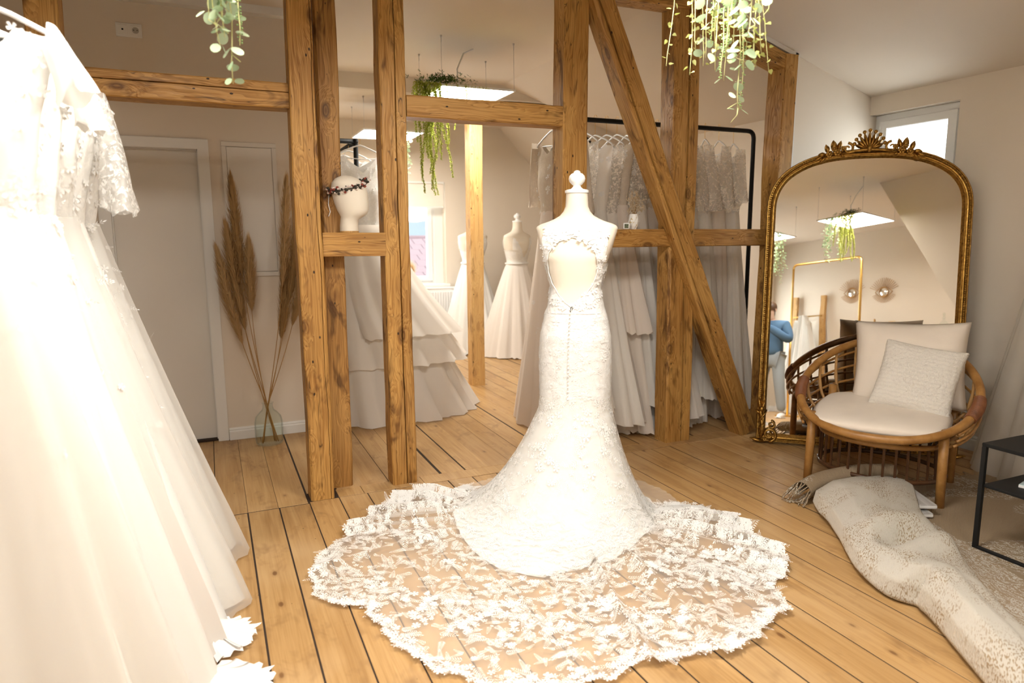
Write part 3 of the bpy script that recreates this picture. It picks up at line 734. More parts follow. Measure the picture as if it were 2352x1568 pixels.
# ================================================================== gowns on hangers, racks
M['ivory'] = mat_cloth('ivory_chiffon', (.94, .91, .86), .2)
M['white_cloth'] = mat_cloth('white_tulle_layers', (.95, .935, .90), .22)
M['blush'] = mat_cloth('blush_tulle_layers', (.93, .865, .80), .22)
M['lace_white'] = mat_cloth('white_lace', (.94, .915, .87), .2, 1.0, 'lace')
M['lace_beige'] = mat_cloth('beige_lace', (.80, .70, .58), .2, 1.0, 'lace')
M['lace_sheer'] = mat_cloth('sheer_white_lace', (.95, .93, .89), .3, .95, 'lace', low=.35)
M['rk_white'] = mat_cloth('warm_white_rack_tulle', (.97, .92, .855), .42)
M['rk_blush'] = mat_cloth('warm_blush_rack_tulle', (.95, .86, .77), .42)
M['rk_lace'] = mat_cloth('warm_rack_lace', (.97, .91, .83), .4, .97, 'lace', low=.5)
M['net'] = mat_cloth('sheer_net_overlay', (.95, .93, .89), .5, .42)
def hanger(parent, zb, sh, z_sh, m=None):
    h = MB()
    pts = [(-sh, 0, z_sh-.012), (-sh*.93, 0, z_sh+.006), (-sh*.6, 0, z_sh+.040), (-.03, 0, z_sh+.075), (0, 0, z_sh+.082), (.03, 0, z_sh+.075), (sh*.6, 0, z_sh+.040), (sh*.93, 0, z_sh+.006), (sh, 0, z_sh-.012)]
    h.tube(pts, .0062, 6); h.tube([(-sh*.95, 0, z_sh-.008), (0, 0, z_sh-.02), (sh*.95, 0, z_sh-.008)], .004, 6)
    o = h.build('hanger', m or M['white'], parent, smooth=True)
    zt = z_sh+.082; r = .016; zc = zb+.004
    hk = [(0, 0, zt)] + [(0, 0, zc-.05)] + [(.004*0+r*cos(a)*1.0, 0, zc+r*sin(a)) for a in [(-.5+i*.25)*pi*.5-.3 for i in range(0, 15)] if a < 3.4]
    MB().tube(hk, .0016, 5).build('hook', M['gold_metal'], o, smooth=True)
    return o
def gown_on_hanger(label, group, x, y, rz, zb, sh=.19, drop=.10, waist=.43, hem=.02, hw=.42, hd=.22, shift=(0, 0), folds=9, amp=.10, mb_='lace_white', ms='white_cloth', sleeve=None, seed=1, tiers=0, net=False, wa=.13, wd=.075, name='wedding_gown', nseg=72, bd=.055, dip=.16, zs_extra=0.0, power=.9, strap=True, deco=0):
    """local x runs along the hanger; the thing's origin is on the floor below the hook"""
    t = empty(name, (x, y, 0), rz, label, 'dress', group)
    zs = zb-drop-.03; zw = zs-waist; rg = random.Random(seed*13+5); q = seed*5.3
    hanger(t, zb, sh, zs)
    def top(ph):
        c = abs(cos(ph)); xx = c*sh*.97
        z = zs+.035*(1-c)-.012*c
        d = max(0, 1-(xx/(sh*.62)))**.8
        return z-d*(dip if sin(ph) < 0 else dip*.7)
    def body(ph, k):
        c, s_ = cos(ph), sin(ph)
        z = lerp(zw, top(ph), k); h = (z-zw)/max(.01, (zs-zw))
        a = lerp(wa, sh*.98, max(0, min(1, h*1.05))**1.2)
        b = interp([(0, wd), (.45, wd+.022), (.75, bd), (1, .018)], h)
        w = 1+.05*nz(ph*3, z*9, q)+.02*sin(ph*11+q)*(1-h)
        return Vector((a*c*w, b*s_*w, z))
    MB().grid(lambda i, j: body(2*pi*i/56, j/16), 56, 16, True).build('bodice', M[mb_], t, smooth=True)
    rows = 34
    def skf(hemz, hw_, hd_, am, z0=None, off=0.0, kf=folds, ph0=0.0):
        z0 = zw+.006 if z0 is None else z0
        def f(ph, u):
            c, s_ = cos(ph), sin(ph)
            up = u**power
            a = lerp(wa, hw_, up)+off; b = lerp(wd, hd_, up)+off
            fo = sin(kf*ph+ph0+2.2*nz(ph*1.5, q)+.6*u)+.45*sin(kf*2.3*ph+q+1.2*nz(ph*2, 7+q))
            m_ = 1+am*fo*min(1, .04+u*1.1)
            z = lerp(z0, hemz, u) + (.03*nz(ph*6, q+3)*u*u)
            z = max(z, .006+.02*max(0, nz(ph*9, u*9, q)))
            return Vector((a*c*m_+shift[0]*u*u, b*s_*m_+shift[1]*u*u, z))
        return f
    def skm(f): return MB().grid(lambda i, j: f(2*pi*i/nseg, j/rows), nseg, rows, True)
    if tiers:
        H = zw-hem
        for k in range(tiers):
            e = hem if k == tiers-1 else lerp(zw, hem, .56+.30*k/(max(1, tiers-1)) if tiers > 1 else .6)
            f = (zw-e)/H
            fn = skf(e, lerp(wa, hw, f**power)+.02*(tiers-1-k), lerp(wd, hd, f**power)+.02*(tiers-1-k), amp, off=.012*(tiers-1-k), kf=folds+k*2, ph0=k*1.3)
            skm(fn).build('tier', M[ms], t, smooth=True)
    else:
        fn = skf(hem, hw, hd, amp); skm(fn).build('skirt', M[ms], t, smooth=True)
    if net: skm(skf(max(.01, hem-.02), hw*1.07, hd*1.10, amp*.8, off=.015, ph0=.8, kf=folds-2)).build('overskirt', M['net'], t, smooth=True)
    if deco:
        dm = MB()
        def stick(f, ph, u, mo, rot, lift):
            p = f(ph, u); t1 = (f(ph+.03, u)-p); t2 = (f(ph, min(1, u+.03))-p)
            if t1.length < 1e-5 or t2.length < 1e-5: return
            t1.normalize(); t2.normalize(); nn = t1.cross(t2).normalized()
            if nn.dot(Vector((p.x, p.y, 0))) < 0: nn = -nn
            c, s_ = cos(rot), sin(rot)
            dm.add([p+t1*(a*c-b*s_)+t2*(a*s_+b*c)+nn*(lift+10*(a*a+b*b)) for a, b in mo[0]], mo[1])
        for k in range(deco):
            if rg.random() < .6: stick(body, rg.uniform(0, 2*pi), rg.random()**.7, flower(rg.uniform(.012, .024), 5), rg.uniform(0, 6), .005)
            else: stick(fn, rg.uniform(0, 2*pi), rg.random()**2*.55, sprig(rg.uniform(.03, .06), 5) if rg.random() < .6 else flower(rg.uniform(.01, .02)), rg.uniform(0, 6), .018 if net else .004)
        tag(dm.build('embroidery', M['applique'], t, fix=False), kind='stuff')
    if sleeve:
        ln, wid, mat_s = sleeve
        for sg in (-1, 1):
            ln_, sw, w_ = ln*rg.uniform(.75, 1.05), rg.uniform(-.03, .03), wid*rg.uniform(.75, 1.05)
            def sv(i, j):
                a = 2*pi*i/18; u = j/16
                r = lerp(.036, w_, u**.9)*(1+.22*sin(3*a+q+4*u)*u+.12*sin(7*a+2*q)*u)
                cx = sg*(sh*.90+.012+.060*u*(1-.3*u)); cz = zs-.012-ln_*u+.05*nz(a*1.2, q)*u
                return (cx+r*.50*cos(a), .015*sin(u*3+q)+sw*u+r*sin(a), cz+(.03 if cos(a)*sg > 0 else -.01)*(1-u))
            MB().grid(sv, 18, 16, True).build('sleeve', M[mat_s], t, smooth=True)
    return t
def pipe_rack(label, name, pts_list, r=.016, mat='black', cat='clothes rack', parts=None):
    t = empty(name, pts_list[0][1][0][:2]+(0,), label=label, cat=cat)
    o = Vector(pts_list[0][1][0][:2]+(0,))
    for nm, pts in pts_list:
        MB().tube([Vector(p)-o for p in pts], r, 10).build(nm, M[mat], t, smooth=True)
    return t
def arc3(p, c, q, n=6):
    p, c, q = Vector(p), Vector(c), Vector(q)
    return [tuple((1-u)**2*p+2*u*(1-u)*c+u*u*q) for u in [i/n for i in range(n+1)]]

# ---- rack of gowns in the left foreground (bar runs along the boards)
ZL, XLR = 2.01, -.53
rk = pipe_rack('black pipe clothes rack hidden under the gowns on the left', 'clothes_rack', [('bar', [(XLR, 1.35, ZL-.02), (XLR, 3.28, ZL-.02)]), ('post', [(XLR, 1.36, ZL-.02), (XLR, 1.36, .02)]), ('post', [(XLR, 3.27, ZL-.02), (XLR, 3.27, .02)]), ('foot', [(XLR-.25, 1.36, .018), (XLR+.25, 1.36, .018)]), ('foot', [(XLR-.25, 3.27, .018), (XLR+.2, 3.27, .018)])])
GL = 'gowns on the left foreground rack'
gown_on_hanger('farthest gown on the left foreground rack, lace with a sparkling net skirt', GL, XLR, 3.10, .05, ZL, hw=.52, hd=.30, seed=11, mb_='lace_white', ms='white_cloth', net=True, sh=.23, drop=.09, folds=8, power=1.0, deco=160)
gown_on_hanger('gown on the left rack with crochet bodice and flared short sleeve', GL, XLR, 2.86, -.08, ZL, hw=.49, hd=.25, seed=12, mb_='lace_white', ms='ivory', sleeve=(.40, .115, 'lace_sheer'), sh=.225, drop=.09, folds=9, power=1.0, deco=120)
gown_on_hanger('gown on the left rack with embroidered lace bodice, third from the far end', GL, XLR, 2.62, .06, ZL, hw=.50, hd=.25, seed=13, ms='white_cloth', sh=.215, drop=.08, net=True, power=1.05, deco=160)
gown_on_hanger('blush gown on the left rack between two white ones', GL, XLR, 2.38, -.05, ZL, hw=.45, hd=.27, seed=14, ms='blush', sleeve=(.16, .085, 'lace_white'), sh=.205, drop=.08, power=1.0, hem=.01, deco=140)
gown_on_hanger('second nearest gown on the left rack with a ruffled white hem on the floor', GL, XLR, 2.10, .04, ZL, hw=.45, hd=.33, seed=15, mb_='white_cloth', ms='white_cloth', sh=.21, drop=.07, power=.95, hem=0.0, deco=200, sleeve=(.14, .10, 'white_cloth'), amp=.13)
gown_on_hanger('nearest blurred cream gown filling the left edge', GL, XLR-.03, 1.80, -.06, ZL, hw=.42, hd=.26, seed=16, mb_='white_cloth', ms='ivory', sh=.20, drop=.07, net=True, power=.9, hem=.01, deco=120, amp=.13)
# loose ruffles of underskirt spilling onto the boards
for k, (x, y, r, lb) in enumerate(((.045, 2.44, .13, 'farther white satin ruffle spilling from the left gowns onto the floor'), (.050, 2.13, .15, 'nearer white satin ruffle spilling from the left gowns onto the floor'))):
    rf0 = MB(); rf0.grid(lambda i, j: (x-.16+(r+.04*nz(i*.5, k)+.02*nz(i*1.7, k+3))*(j/10)*cos(-1.3+2.6*i/40)*1.35, y+(r*1.1+.03*nz(i*.6, k+9))*(j/10)*sin(-1.3+2.6*i/40), .012+.11*(1-j/10)**1.5+.018*abs(sin(i*.9+k))*(j/10)), 40, 10)
    tag(rf0.build('satin_ruffle', M['satin'], smooth=True), lb, 'fabric ruffle', 'ruffles under the left gowns')

# ---- long black rack behind the frame on the right
YRK, ZRK = 4.31, 2.205
bar = [(2.275, YRK, .02), (2.275, YRK, ZRK-.06)] + arc3((2.275, YRK, ZRK-.06), (2.275, YRK, ZRK), (2.335, YRK, ZRK)) + [(3.915, YRK, ZRK)] + arc3((3.915, YRK, ZRK), (3.975, YRK, ZRK), (3.975, YRK, ZRK-.06)) + [(3.975, YRK, .02)]
pipe_rack('long black pipe rack behind the timber frame packed with gowns', 'clothes_rack', [('frame', bar), ('foot', [(2.275, YRK-.28, .016), (2.275, YRK+.28, .016)]), ('foot', [(3.975, YRK-.28, .016), (3.975, YRK+.28, .016)])], .017)
GR = 'gowns on the long black rack behind the frame'
names = [('beige lace long sleeve gown at the left end of the black rack', 'lace_beige', 'rk_blush', (.50, .05, 'lace_beige')),
 ('second gown from the left on the black rack with beige lace sleeves', 'lace_beige', 'rk_white', (.46, .05, 'lace_beige')),
 ('ivory gown on the black rack seen beside the dress form neck', 'rk_lace', 'rk_white', None),
 ('narrow white gown on the black rack just right of the dress form', 'rk_white', 'rk_white', None),
 ('lace gown on the black rack above the small thermometer', 'rk_lace', 'rk_white', None),
 ('blush gown on the black rack left of the dried flowers', 'lace_beige', 'rk_blush', None),
 ('white gown on the black rack right behind the dried flowers', 'rk_lace', 'rk_white', (.40, .045, 'rk_lace')),
 ('cream gown on the black rack right of the dried flowers', 'rk_lace', 'rk_white', None),
 ('gown on the black rack half covered by the top of the brace', 'lace_beige', 'rk_blush', None),
 ('white gown on the black rack left of the split post', 'rk_lace', 'rk_white', (.42, .05, 'rk_lace')),
 ('gown on the black rack hidden behind the split post', 'rk_white', 'rk_white', None),
 ('white gown on the black rack just right of the split post', 'rk_lace', 'rk_white', (.36, .06, 'rk_lace')),
 ('gown on the black rack with leaf embroidered sheer bodice', 'rk_lace', 'rk_white', (.42, .06, 'rk_lace')),
 ('gown on the black rack with wide crochet sleeve', 'rk_lace', 'rk_white', (.46, .075, 'rk_lace')),
 ('second last lace gown on the black rack with elbow sleeve', 'rk_lace', 'rk_blush', (.50, .075, 'rk_lace')),
 ('last lace gown at the right end of the black rack', 'rk_lace', 'rk_white', (.48, .075, 'rk_lace'))]
xs = [2.16, 2.275, 2.40, 2.49, 2.58, 2.665, 2.745, 2.83, 2.915, 3.00, 3.09, 3.19, 3.30, 3.43, 3.56, 3.70]
for k, ((lb, a, b, sv), xx) in enumerate(zip(names, xs)):
    ang = pi/2 + (random.uniform(-.16, .16) if k < 11 else -.35-.1*(k % 2))
    gown_on_hanger(lb, GR, xx*1.02, YRK, ang, ZRK+.015, sh=.195, drop=.15+.03*random.random(), waist=.40+.08*random.random(), hem=(.0, .22, .01, .12, .0, .03)[k % 6], hw=.42-.04*(k % 3), hd=.135+.02*(k % 2), seed=30+k, mb_=a, ms=b, sleeve=sv, folds=7+k % 4, amp=.12, wa=.11, wd=.06, nseg=60, tiers=(2 if k in (2, 5, 9, 11) else 0), deco=40, shift=(-.10 if k % 2 else .06, 0))

# ---- corner rack and gowns behind the head form
ZC = 2.14
pipe_rack('black pipe corner rack behind the flower crowned head form', 'clothes_rack', [('end_bar', [(.62, 5.52, ZC)] + [(1.09, 5.52, ZC)]), ('rail', [(1.10, 5.50, ZC), (1.10, 7.3, ZC)]), ('post', [(1.10, 5.52, ZC+.02), (1.10, 5.52, .01)]), ('post', [(1.10, 7.28, ZC), (1.10, 7.28, .01)]), ('post', [(.62, 5.52, ZC), (.62, 5.52, .01)])], .019)
GC = 'gowns on the corner rack behind the head form'
gown_on_hanger('tiered tulle gown with lace bodice facing forward behind the head form', GC, 1.10, 5.36, .10, ZC+.02, sh=.20, drop=.12, waist=.52, hem=.0, hw=.66, hd=.42, seed=51, mb_='lace_white', ms='rk_white', tiers=3, deco=150, folds=11, amp=.07, wa=.15, wd=.09, shift=(.22, -.08), power=.85)
gown_on_hanger('white gown hanging just behind the tiered tulle gown', GC, 1.08, 5.72, -.1, ZC+.02, hw=.5, hd=.3, seed=52, hem=.02, drop=.12, shift=(.1, 0))
gown_on_hanger('ivory gown farther along the corner rack', GC, 1.10, 6.05, .1, ZC+.02, hw=.5, hd=.3, seed=53, hem=.02, ms='ivory', drop=.12)
# ---- veil on the small black stand at the right edge
st = pipe_rack('black tube rail with a wooden knob at the right edge', 'veil_stand', [('frame', [(4.37, 2.42, .01), (4.36, 2.42, 1.78)] + arc3((4.36, 2.42, 1.78), (4.36, 2.42, 1.86), (4.36, 2.34, 1.86)) + [(4.36, 1.72, 1.86)] + arc3((4.36, 1.72, 1.86), (4.36, 1.64, 1.86), (4.36, 1.64, 1.78)) + [(4.37, 1.64, .01)]), ('cross_bar', [(4.36, 2.42, 1.40), (4.36, 1.64, 1.40)]), ('cross_bar', [(4.36, 2.42, .12), (4.36, 1.64, .12)])], .013)
kn = MB(); kn.ball((4.36-4.37, 2.34-2.42, 1.88), .02, 10, 8); kn.build('knob', M['timber_pale'], st, smooth=True)
M['veil'] = mat_cloth('sheer_cream_veil', (.93, .88, .80), .5, .40)
ve = empty('sheer_veil_gown', (4.25, 2.02, 0), label='sheer cream veil draped over the black rail at the right edge', cat='veil')
for k, (r0, r1, dz, sd) in enumerate(((.05, .52, 1.62, 3), (.04, .46, 1.60, 8))):
    def vf(i, j):
        ph = 2*pi*i/90; u = j/40; c, s_ = cos(ph), sin(ph)
        m_ = 1+(.10*sin(11*ph+sd+2*nz(ph*2, sd))+.05*sin(23*ph))*min(1, u*1.5+.1)
        x = min(.20, r1*.32*u**.8*c*m_+r0*.5*c - .05*u); y = (lerp(r0+.20, r1, u**.9))*s_*m_
        return (x, y, max(.01+.02*abs(nz(ph*8, sd)), lerp(dz, .0, u)+.06*(1-u)*abs(s_)*-1))
    MB().grid(vf, 90, 40, True).build('veil_layer', M['veil'], ve, smooth=True)
# ================================================================== gilt mirror, rattan chair, rugs, table
_t = NT('antique_gold_leaf'); _v = _t.coords((1, 1, 1))
_c = _t.mix(_t.ramp(_t.noise(_v, 55, 3, .6), [(.35, (0, 0, 0)), (.7, (1, 1, 1))]), (.50, .29, .07), (.22, .11, .022))
M['gilt'] = _t.done(_t.principled(_c, _t.ramp(_t.noise(_v, 30, 2), [(.3, (.25,)*3), (.7, (.45,)*3)]), .92, _t.bump(_t.noise(_v, 120, 2), .15, .002)))
MAZ, MTH = radians(43), radians(6.1)
mA = Vector((3.356, 3.486, 0)); mX = Vector((cos(MAZ), -sin(MAZ), 0)); nb = Vector((sin(MAZ), cos(MAZ), 0))
mZ = Vector((0, 0, cos(MTH))) + nb*sin(MTH); mY = mZ.cross(mX)
mir = empty('gilt_mirror', label='large arched gilt mirror with carved crest leaning across the corner', cat='mirror')
mo = mA + mX*.598
mir.matrix_world = Matrix(((mX.x, mY.x, mZ.x, mo.x), (mX.y, mY.y, mZ.y, mo.y), (mX.z, mY.z, mZ.z, mo.z+.010), (0, 0, 0, 1)))
HW, HS, HT = .598, 1.56, 1.945
path = [(-HW, .0)] + [(-HW, HS*k/14) for k in range(1, 14)]
for k in range(0, 41):
    a = pi-pi*k/40; c, s_ = cos(a), sin(a)
    rr = (abs(c)**2.7+abs(s_)**2.2)**(-1/2.45)
    path.append((HW*c*min(rr, 1/max(abs(c), .001)), HS+(HT-HS)*s_*min(rr, 1.06)))
path += [(HW, HS*k/14) for k in range(13, 0, -1)] + [(HW, 0)] + [(HW*(1-2*k/12), 0) for k in range(1, 12)]
NPH = len(path)
def offs(u):
    out = []
    for i in range(NPH):
        p, q, r = Vector(path[i-1]), Vector(path[i]), Vector(path[(i+1) % NPH])
        a, b = (q-p).normalized(), (r-q).normalized()
        na, nb_ = Vector((a.y, -a.x)), Vector((b.y, -b.x)); m_ = na+nb_; m_ = m_/max(.3, m_.length_squared)*2
        out.append(q+m_*u)
    return out
prof = [(0, .0), (0, .026), (.006, .036), (.011, .036), (.013, .029), (.022, .029), (.024, .036), (.032, .044), (.038, .042), (.040, .036), (.046, .036), (.052, .028), (.056, .012), (.060, .010)]
lines = [offs(u) for u, _ in prof]
mb = MB()
mb.grid(lambda i, j: (lines[j][i].x, -prof[j][1], lines[j][i].y), NPH, len(prof)-1, True)
o = mb.build('frame', M['gilt'], mir, fix=True); sm_angle(o, 50)
inn = offs(.059)
mb = MB(); mb.add([(p.x, -.011, p.y) for p in inn], [tuple(range(NPH))]); gl = mb.build('mirror_glass', M['mirror'], mir, fix=False)
mb = MB(); ou = offs(.004); mb.prism([(p.x, -.002, p.y) for p in ou], (0, .012, 0)); mb.build('backing', M['subfloor'], mir)
bead = MB(); bl = offs(.0175); seg = []
tot = 0
for i in range(NPH):
    a, b = bl[i], bl[(i+1) % NPH]; L = (b-a).length; k = max(1, round(L/.0135))
    for j in range(k): p = a.lerp(b, j/k); bead.ball((p.x, -.031, p.y), .0055, 6, 4)
tag(bead.build('beading', M['gilt'], mir, smooth=True, fix=False), kind='stuff')
def leaf3(mb, p, q, w, th=.012, bend=.0, n=8):
    """a carved leaf from p to q lying in the mirror plane, bulging to the front"""
    p, q = Vector(p), Vector(q); d = q-p; nrm = Vector((-d.y, d.x)).normalized()
    def f(i, j):
        u = i/n; v = j/4*2-1; wd = w*sin(pi*min(1, u*.92+.06))**.8
        c = p+d*u+nrm*(bend*sin(pi*u))
        e = c+nrm*(wd*v)
        return (e.x, -.036-th*(1-v*v)*sin(pi*(.1+.85*u))-.006*(1-abs(v)), e.y)
    mb.grid(f, n, 4)
def scroll(mb, c, r0, turns, sgn, start, rad=.008, n=26):
    pts = []
    for k in range(n):
        u = k/(n-1); a = start+sgn*turns*2*pi*u; r = r0*(1-.82*u)
        pts.append((c[0]+r*cos(a), -.044-.010*u, c[1]+r*sin(a)))
    mb.tube(pts, [rad*(1-.4*k/(n-1)) for k in range(n)], 7)
cr = MB(); zt = HT-.02
for k in range(9):                                    # shell
    a = radians(22+17*k); L = .118-.018*abs(k-4)/4*1.2
    leaf3(cr, (.016*cos(a), zt+.015), (L*cos(a)*.98, zt+.012+L*sin(a)), .0125, .018, 0)
    cr.ball((L*cos(a)*.98, -.048, zt+.012+L*sin(a)), .0125, 8, 6, (1, .8, 1))
cr.ball((0, -.052, zt+.02), .022, 10, 8, (.8, .8, 1.3))
cr.tube([(-.16, -.045, zt-.012), (-.08, -.05, zt+.004), (0, -.052, zt+.010), (.08, -.05, zt+.004), (.16, -.045, zt-.012)], .010, 8)
o = cr.build('crest_shell', M['gilt'], mir, smooth=True)
for sg in (-1, 1):
    gx = MB(); scroll(gx, (sg*.125, zt+.022), .036, 1.2, sg, pi/2, .009); gx.build('crest_scroll', M['gilt'], mir, smooth=True)
    for (rx, rz_, rr) in ((.185, .000, .024), (.150, .022, .018), (.232, -.010, .022), (.205, .024, .017)):
        ro = MB(); ro.ball((sg*rx, -.052, zt+rz_), rr*.55, 8, 6)
        for k in range(6):
            a = 2*pi*k/6; ro.ball((sg*rx+rr*.62*cos(a), -.046, zt+rz_+rr*.62*sin(a)), rr*.48, 8, 5, (1, .6, 1))
        ro.build('rose', M['gilt'], mir, smooth=True)
    lf = MB()
    for (x0, z0, x1, z1, w) in ((.20, .01, .212, .080, .020), (.18, .02, .165, .075, .015), (.235, .0, .255, .055, .016), (.25, -.005, .300, -.012, .017), (.27, -.012, .315, -.050, .015), (.25, -.02, .285, -.062, .014), (.165, -.01, .14, -.03, .012)):
        leaf3(lf, (sg*x0, zt+z0-.005), (sg*x1, zt+z1), w, .014)
    lf.build('crest_leaves', M['gilt'], mir, smooth=True)
    # foot ornament
    ft = MB(); bx = sg*(HW-.028)
    scroll(ft, (sg*(HW-.085), .052), .048, 1.45, -sg, -pi/2, .011); scroll(ft, (sg*(HW-.095), .115), .026, 1.1, sg, pi/2, .008)
    for (x0, z0, x1, z1, w, bd) in ((.030, .02, .036, .17, .020, .012), (.045, .05, .018, .20, .014, .010), (.02, .13, .045, .245, .020, 0), (.05, .13, -.005, .215, .012, 0), (.05, .09, .005, .135, .012, .01), (.03, .20, .055, .30, .016, 0), (.03, .20, .010, .29, .013, 0), (.10, .02, .0, .0, .014, 0), (.03, .19, .075, .215, .014, 0)):
        leaf3(ft, (sg*(HW-.058+x0-.03+.028), z0), (sg*(HW-.058+x1-.03+.028), z1), w, .022, sg*bd)
    ft.ball((sg*(HW-.030), -.055, .225), .020, 8, 6)
    ft.build('foot_ornament', M['gilt'], mir, smooth=True)

# ------------------------------------------------------------------ rattan chair
def mat_rattan(name, a, b):
    t = NT(name); v = t.coords((1, 1, 1)); n1 = t.noise(v, 18, 4, .6); n2 = t.noise(v, 90, 2)
    c = t.ramp(n1, [(.3, a), (.7, b)])
    return t.done(t.principled(c, .38, 0, t.bump(n2, .15, .002), Specular_IOR_Level=.5))
M['rattan'] = mat_rattan('honey_rattan', (.30, .135, .032), (.46, .235, .068))
M['rattan_pale'] = mat_rattan('pale_rattan', (.42, .22, .07), (.58, .34, .125))
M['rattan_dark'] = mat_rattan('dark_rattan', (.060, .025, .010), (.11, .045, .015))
M['binding'] = mat_rattan('brown_cane_binding', (.16, .055, .020), (.26, .095, .035))
CH = (3.43, 2.59); CRZ = atan2(-.88, .475)
ch = empty('rattan_armchair', (*CH, 0), CRZ, 'round rattan bucket armchair in front of the gilt mirror', 'chair')
def rim_p(t):
    x, y = .44*cos(t), .42*sin(t); u = (y+.42)/.84
    return Vector((x, y, .365+.415*u**1.25))
def low_p(t): return Vector((.275*cos(t), -.015+.265*sin(t), .335))
def bowl(t, v):
    a, b = low_p(t), rim_p(t); p = a.lerp(b, v); d = Vector((cos(t), sin(t), 0))
    return p + d*(.055*sin(pi*v)) - Vector((0, 0, .05*sin(pi*v)))
MB().tube([rim_p(2*pi*k/72) for k in range(72)], .0225, 12, True).build('rim', M['rattan'], ch, smooth=True)
MB().tube([low_p(2*pi*k/60) for k in range(60)], .018, 10, True).build('seat_ring', M['rattan'], ch, smooth=True)
for k in range(15):
    t = radians(-22+k*224/14); MB().tube([bowl(t, v/12) for v in range(13)], [.0085+.0022*max(0, cos(2*pi*(v/4))) for v in range(13)], 7).build('rib', M['rattan_pale'], ch, smooth=True)
for v in (.20, .38, .56, .74, .90):
    MB().tube([bowl(radians(a), v)+Vector((cos(radians(a)), sin(radians(a)), 0))*.012 for a in range(-34, 215, 6)], .0075, 7).build('hoop', M['rattan'], ch, smooth=True)
for t0 in (-.16, pi+.16):
    bd = MB()
    for k in range(25): 
        t = t0+(k-12)*.0155*(1 if t0 < 1 else -1); p = rim_p(t); q = rim_p(t+.01); d = (q-p).normalized(); a = d.cross(Vector((0, 0, 1))).normalized(); b = d.cross(a)
        r = .0255+.004*sin(pi*k/24); bd.tube([p+(a*cos(2*pi*i/14)+b*sin(2*pi*i/14))*r for i in range(14)], .0042, 6, True)
    bd.build('cane_binding', M['binding'], ch, smooth=True)
for sx in (-1, 1):
    for sy in (-1, 1):
        top = Vector((sx*.318, sy*.222-.02, .335+(.085 if sy < 0 else .16))); bot = Vector((sx*.325, sy*.230-.02, .0))
        MB().tube([top, top.lerp(bot, .5), bot], [.024, .0235, .022], 10).build('leg', M['rattan'], ch, smooth=True)
def oval(rx, ry, z, n=48): return [(rx*cos(2*pi*k/n), -.02+ry*sin(2*pi*k/n), z) for k in range(n)]
MB().tube(oval(.315, .262, .292), .014, 8, True).build('stretcher', M['rattan'], ch, smooth=True)
MB().tube(oval(.318, .265, .105), .013, 8, True).build('stretcher', M['rattan_dark'], ch, smooth=True)
sl = MB().tube([(0, 0, 0), (0, 0, .187)], .0072, 6).mesh('slat'); sl.materials.append(M['rattan_dark'])
for k in range(34):
    a = 2*pi*(k+.5)/34; p = Vector((.318*cos(a), -.02+.265*sin(a), .105)); q = Vector((.315*cos(a), -.02+.262*sin(a), .292))
    so_ = link('slat', sl, None, ch, p); so_.rotation_mode = 'QUATERNION'; so_.rotation_quaternion = Vector((0, 0, 1)).rotation_difference((q-p).normalized())
for k in range(7):
    x = -.21+k*.07; h = sqrt(max(.01, 1-(x/.275)**2))*.255
    MB().tube([(x, -.015-h, .333), (x, -.015, .322), (x, -.015+h, .333)], .008, 6).build('seat_rod', M['rattan'], ch, smooth=True)

def mat_fabric(name, col, knit=False):
    t = NT(name); v = t.coords((1, 1, 1))
    if knit:
        w1 = t.n('ShaderNodeTexWave', {'Vector': t.coords((1, 1, 1), rot=(0, 0, 0)), 'Scale': 14.0, 'Distortion': 3.0, 'Detail': 2.0, 'Detail Scale': 3.0}, bands_direction='Y').outputs[1]
        n2 = t.noise(v, 130, 3, .7); h = t.math('ADD', t.math('MULTIPLY', w1, .7), t.math('MULTIPLY', n2, 1.3))
        c = t.ramp(h, [(.5, tuple(x*.93 for x in col)), (1.15, col)]); nrm = t.bump(n2, .8, .010)
    else:
        n2 = t.noise(v, 500, 2); n1 = t.noise(v, 5, 2, .6, .5); h = t.math('ADD', t.math('MULTIPLY', n2, .25), n1)
        c = t.mix(t.ramp(n1, [(.35, (0, 0, 0)), (.65, (1, 1, 1))]), col, tuple(x*.95 for x in col)); nrm = t.bump(h, .35, .012)
    return t.done(t.principled(c, .9, 0, nrm, Specular_IOR_Level=.1))
M['cushion'] = mat_fabric('cream_cotton_cushion', (.88, .79, .69)); M['knit'] = mat_fabric('chunky_cream_knit', (.95, .90, .82), True)
def pillow(name, w, h, th, m, label, n=28, pinch=.07, knob=0.0, seed=0, cat='cushion', rnd=0.0):
    mb = MB()
    for sg in (1, -1):
        def f(i, j):
            u, v = i/n*2-1, j/n*2-1
            x = w/2*u*(1-pinch*(1-v*v)); y = h/2*v*(1-pinch*(1-u*u))
            k_ = 1-rnd*(u*v)**2; x *= k_; y *= k_
            e = (max(0, 1-u**4)*max(0, 1-v**4))**.45
            z = sg*th/2*e*(1+.16*nz(u*2+seed, v*2, sg))
            if knob: z += sg*knob*nz(u*22, v*22, seed)*e; x += knob*.4*nz(u*30, v*30, 3)
            return (x, y, z)
        mb.grid(f, n, n)
    me = mb.mesh(name); bm = bmesh.new(); bm.from_mesh(me); bmesh.ops.remove_doubles(bm, verts=bm.verts[:], dist=.0006); bmesh.ops.recalc_face_normals(bm, faces=bm.faces[:]); bm.to_mesh(me); bm.free()
    o = link(name, me, m, smooth=True); return tag(o, label, cat)
chM = Matrix.Translation((*CH, 0)) @ Matrix.Rotation(CRZ, 4, 'Z')
p = pillow('seat_cushion', .68, .64, .080, M['cushion'], 'flat cream seat pad lying in the rattan armchair', pinch=.0, seed=2, rnd=.17); p.matrix_world = chM @ Matrix.Translation((-.005, -.070, .418)) @ Matrix.Rotation(radians(5), 4, 'X') @ Matrix.Rotation(radians(4), 4, 'Z')
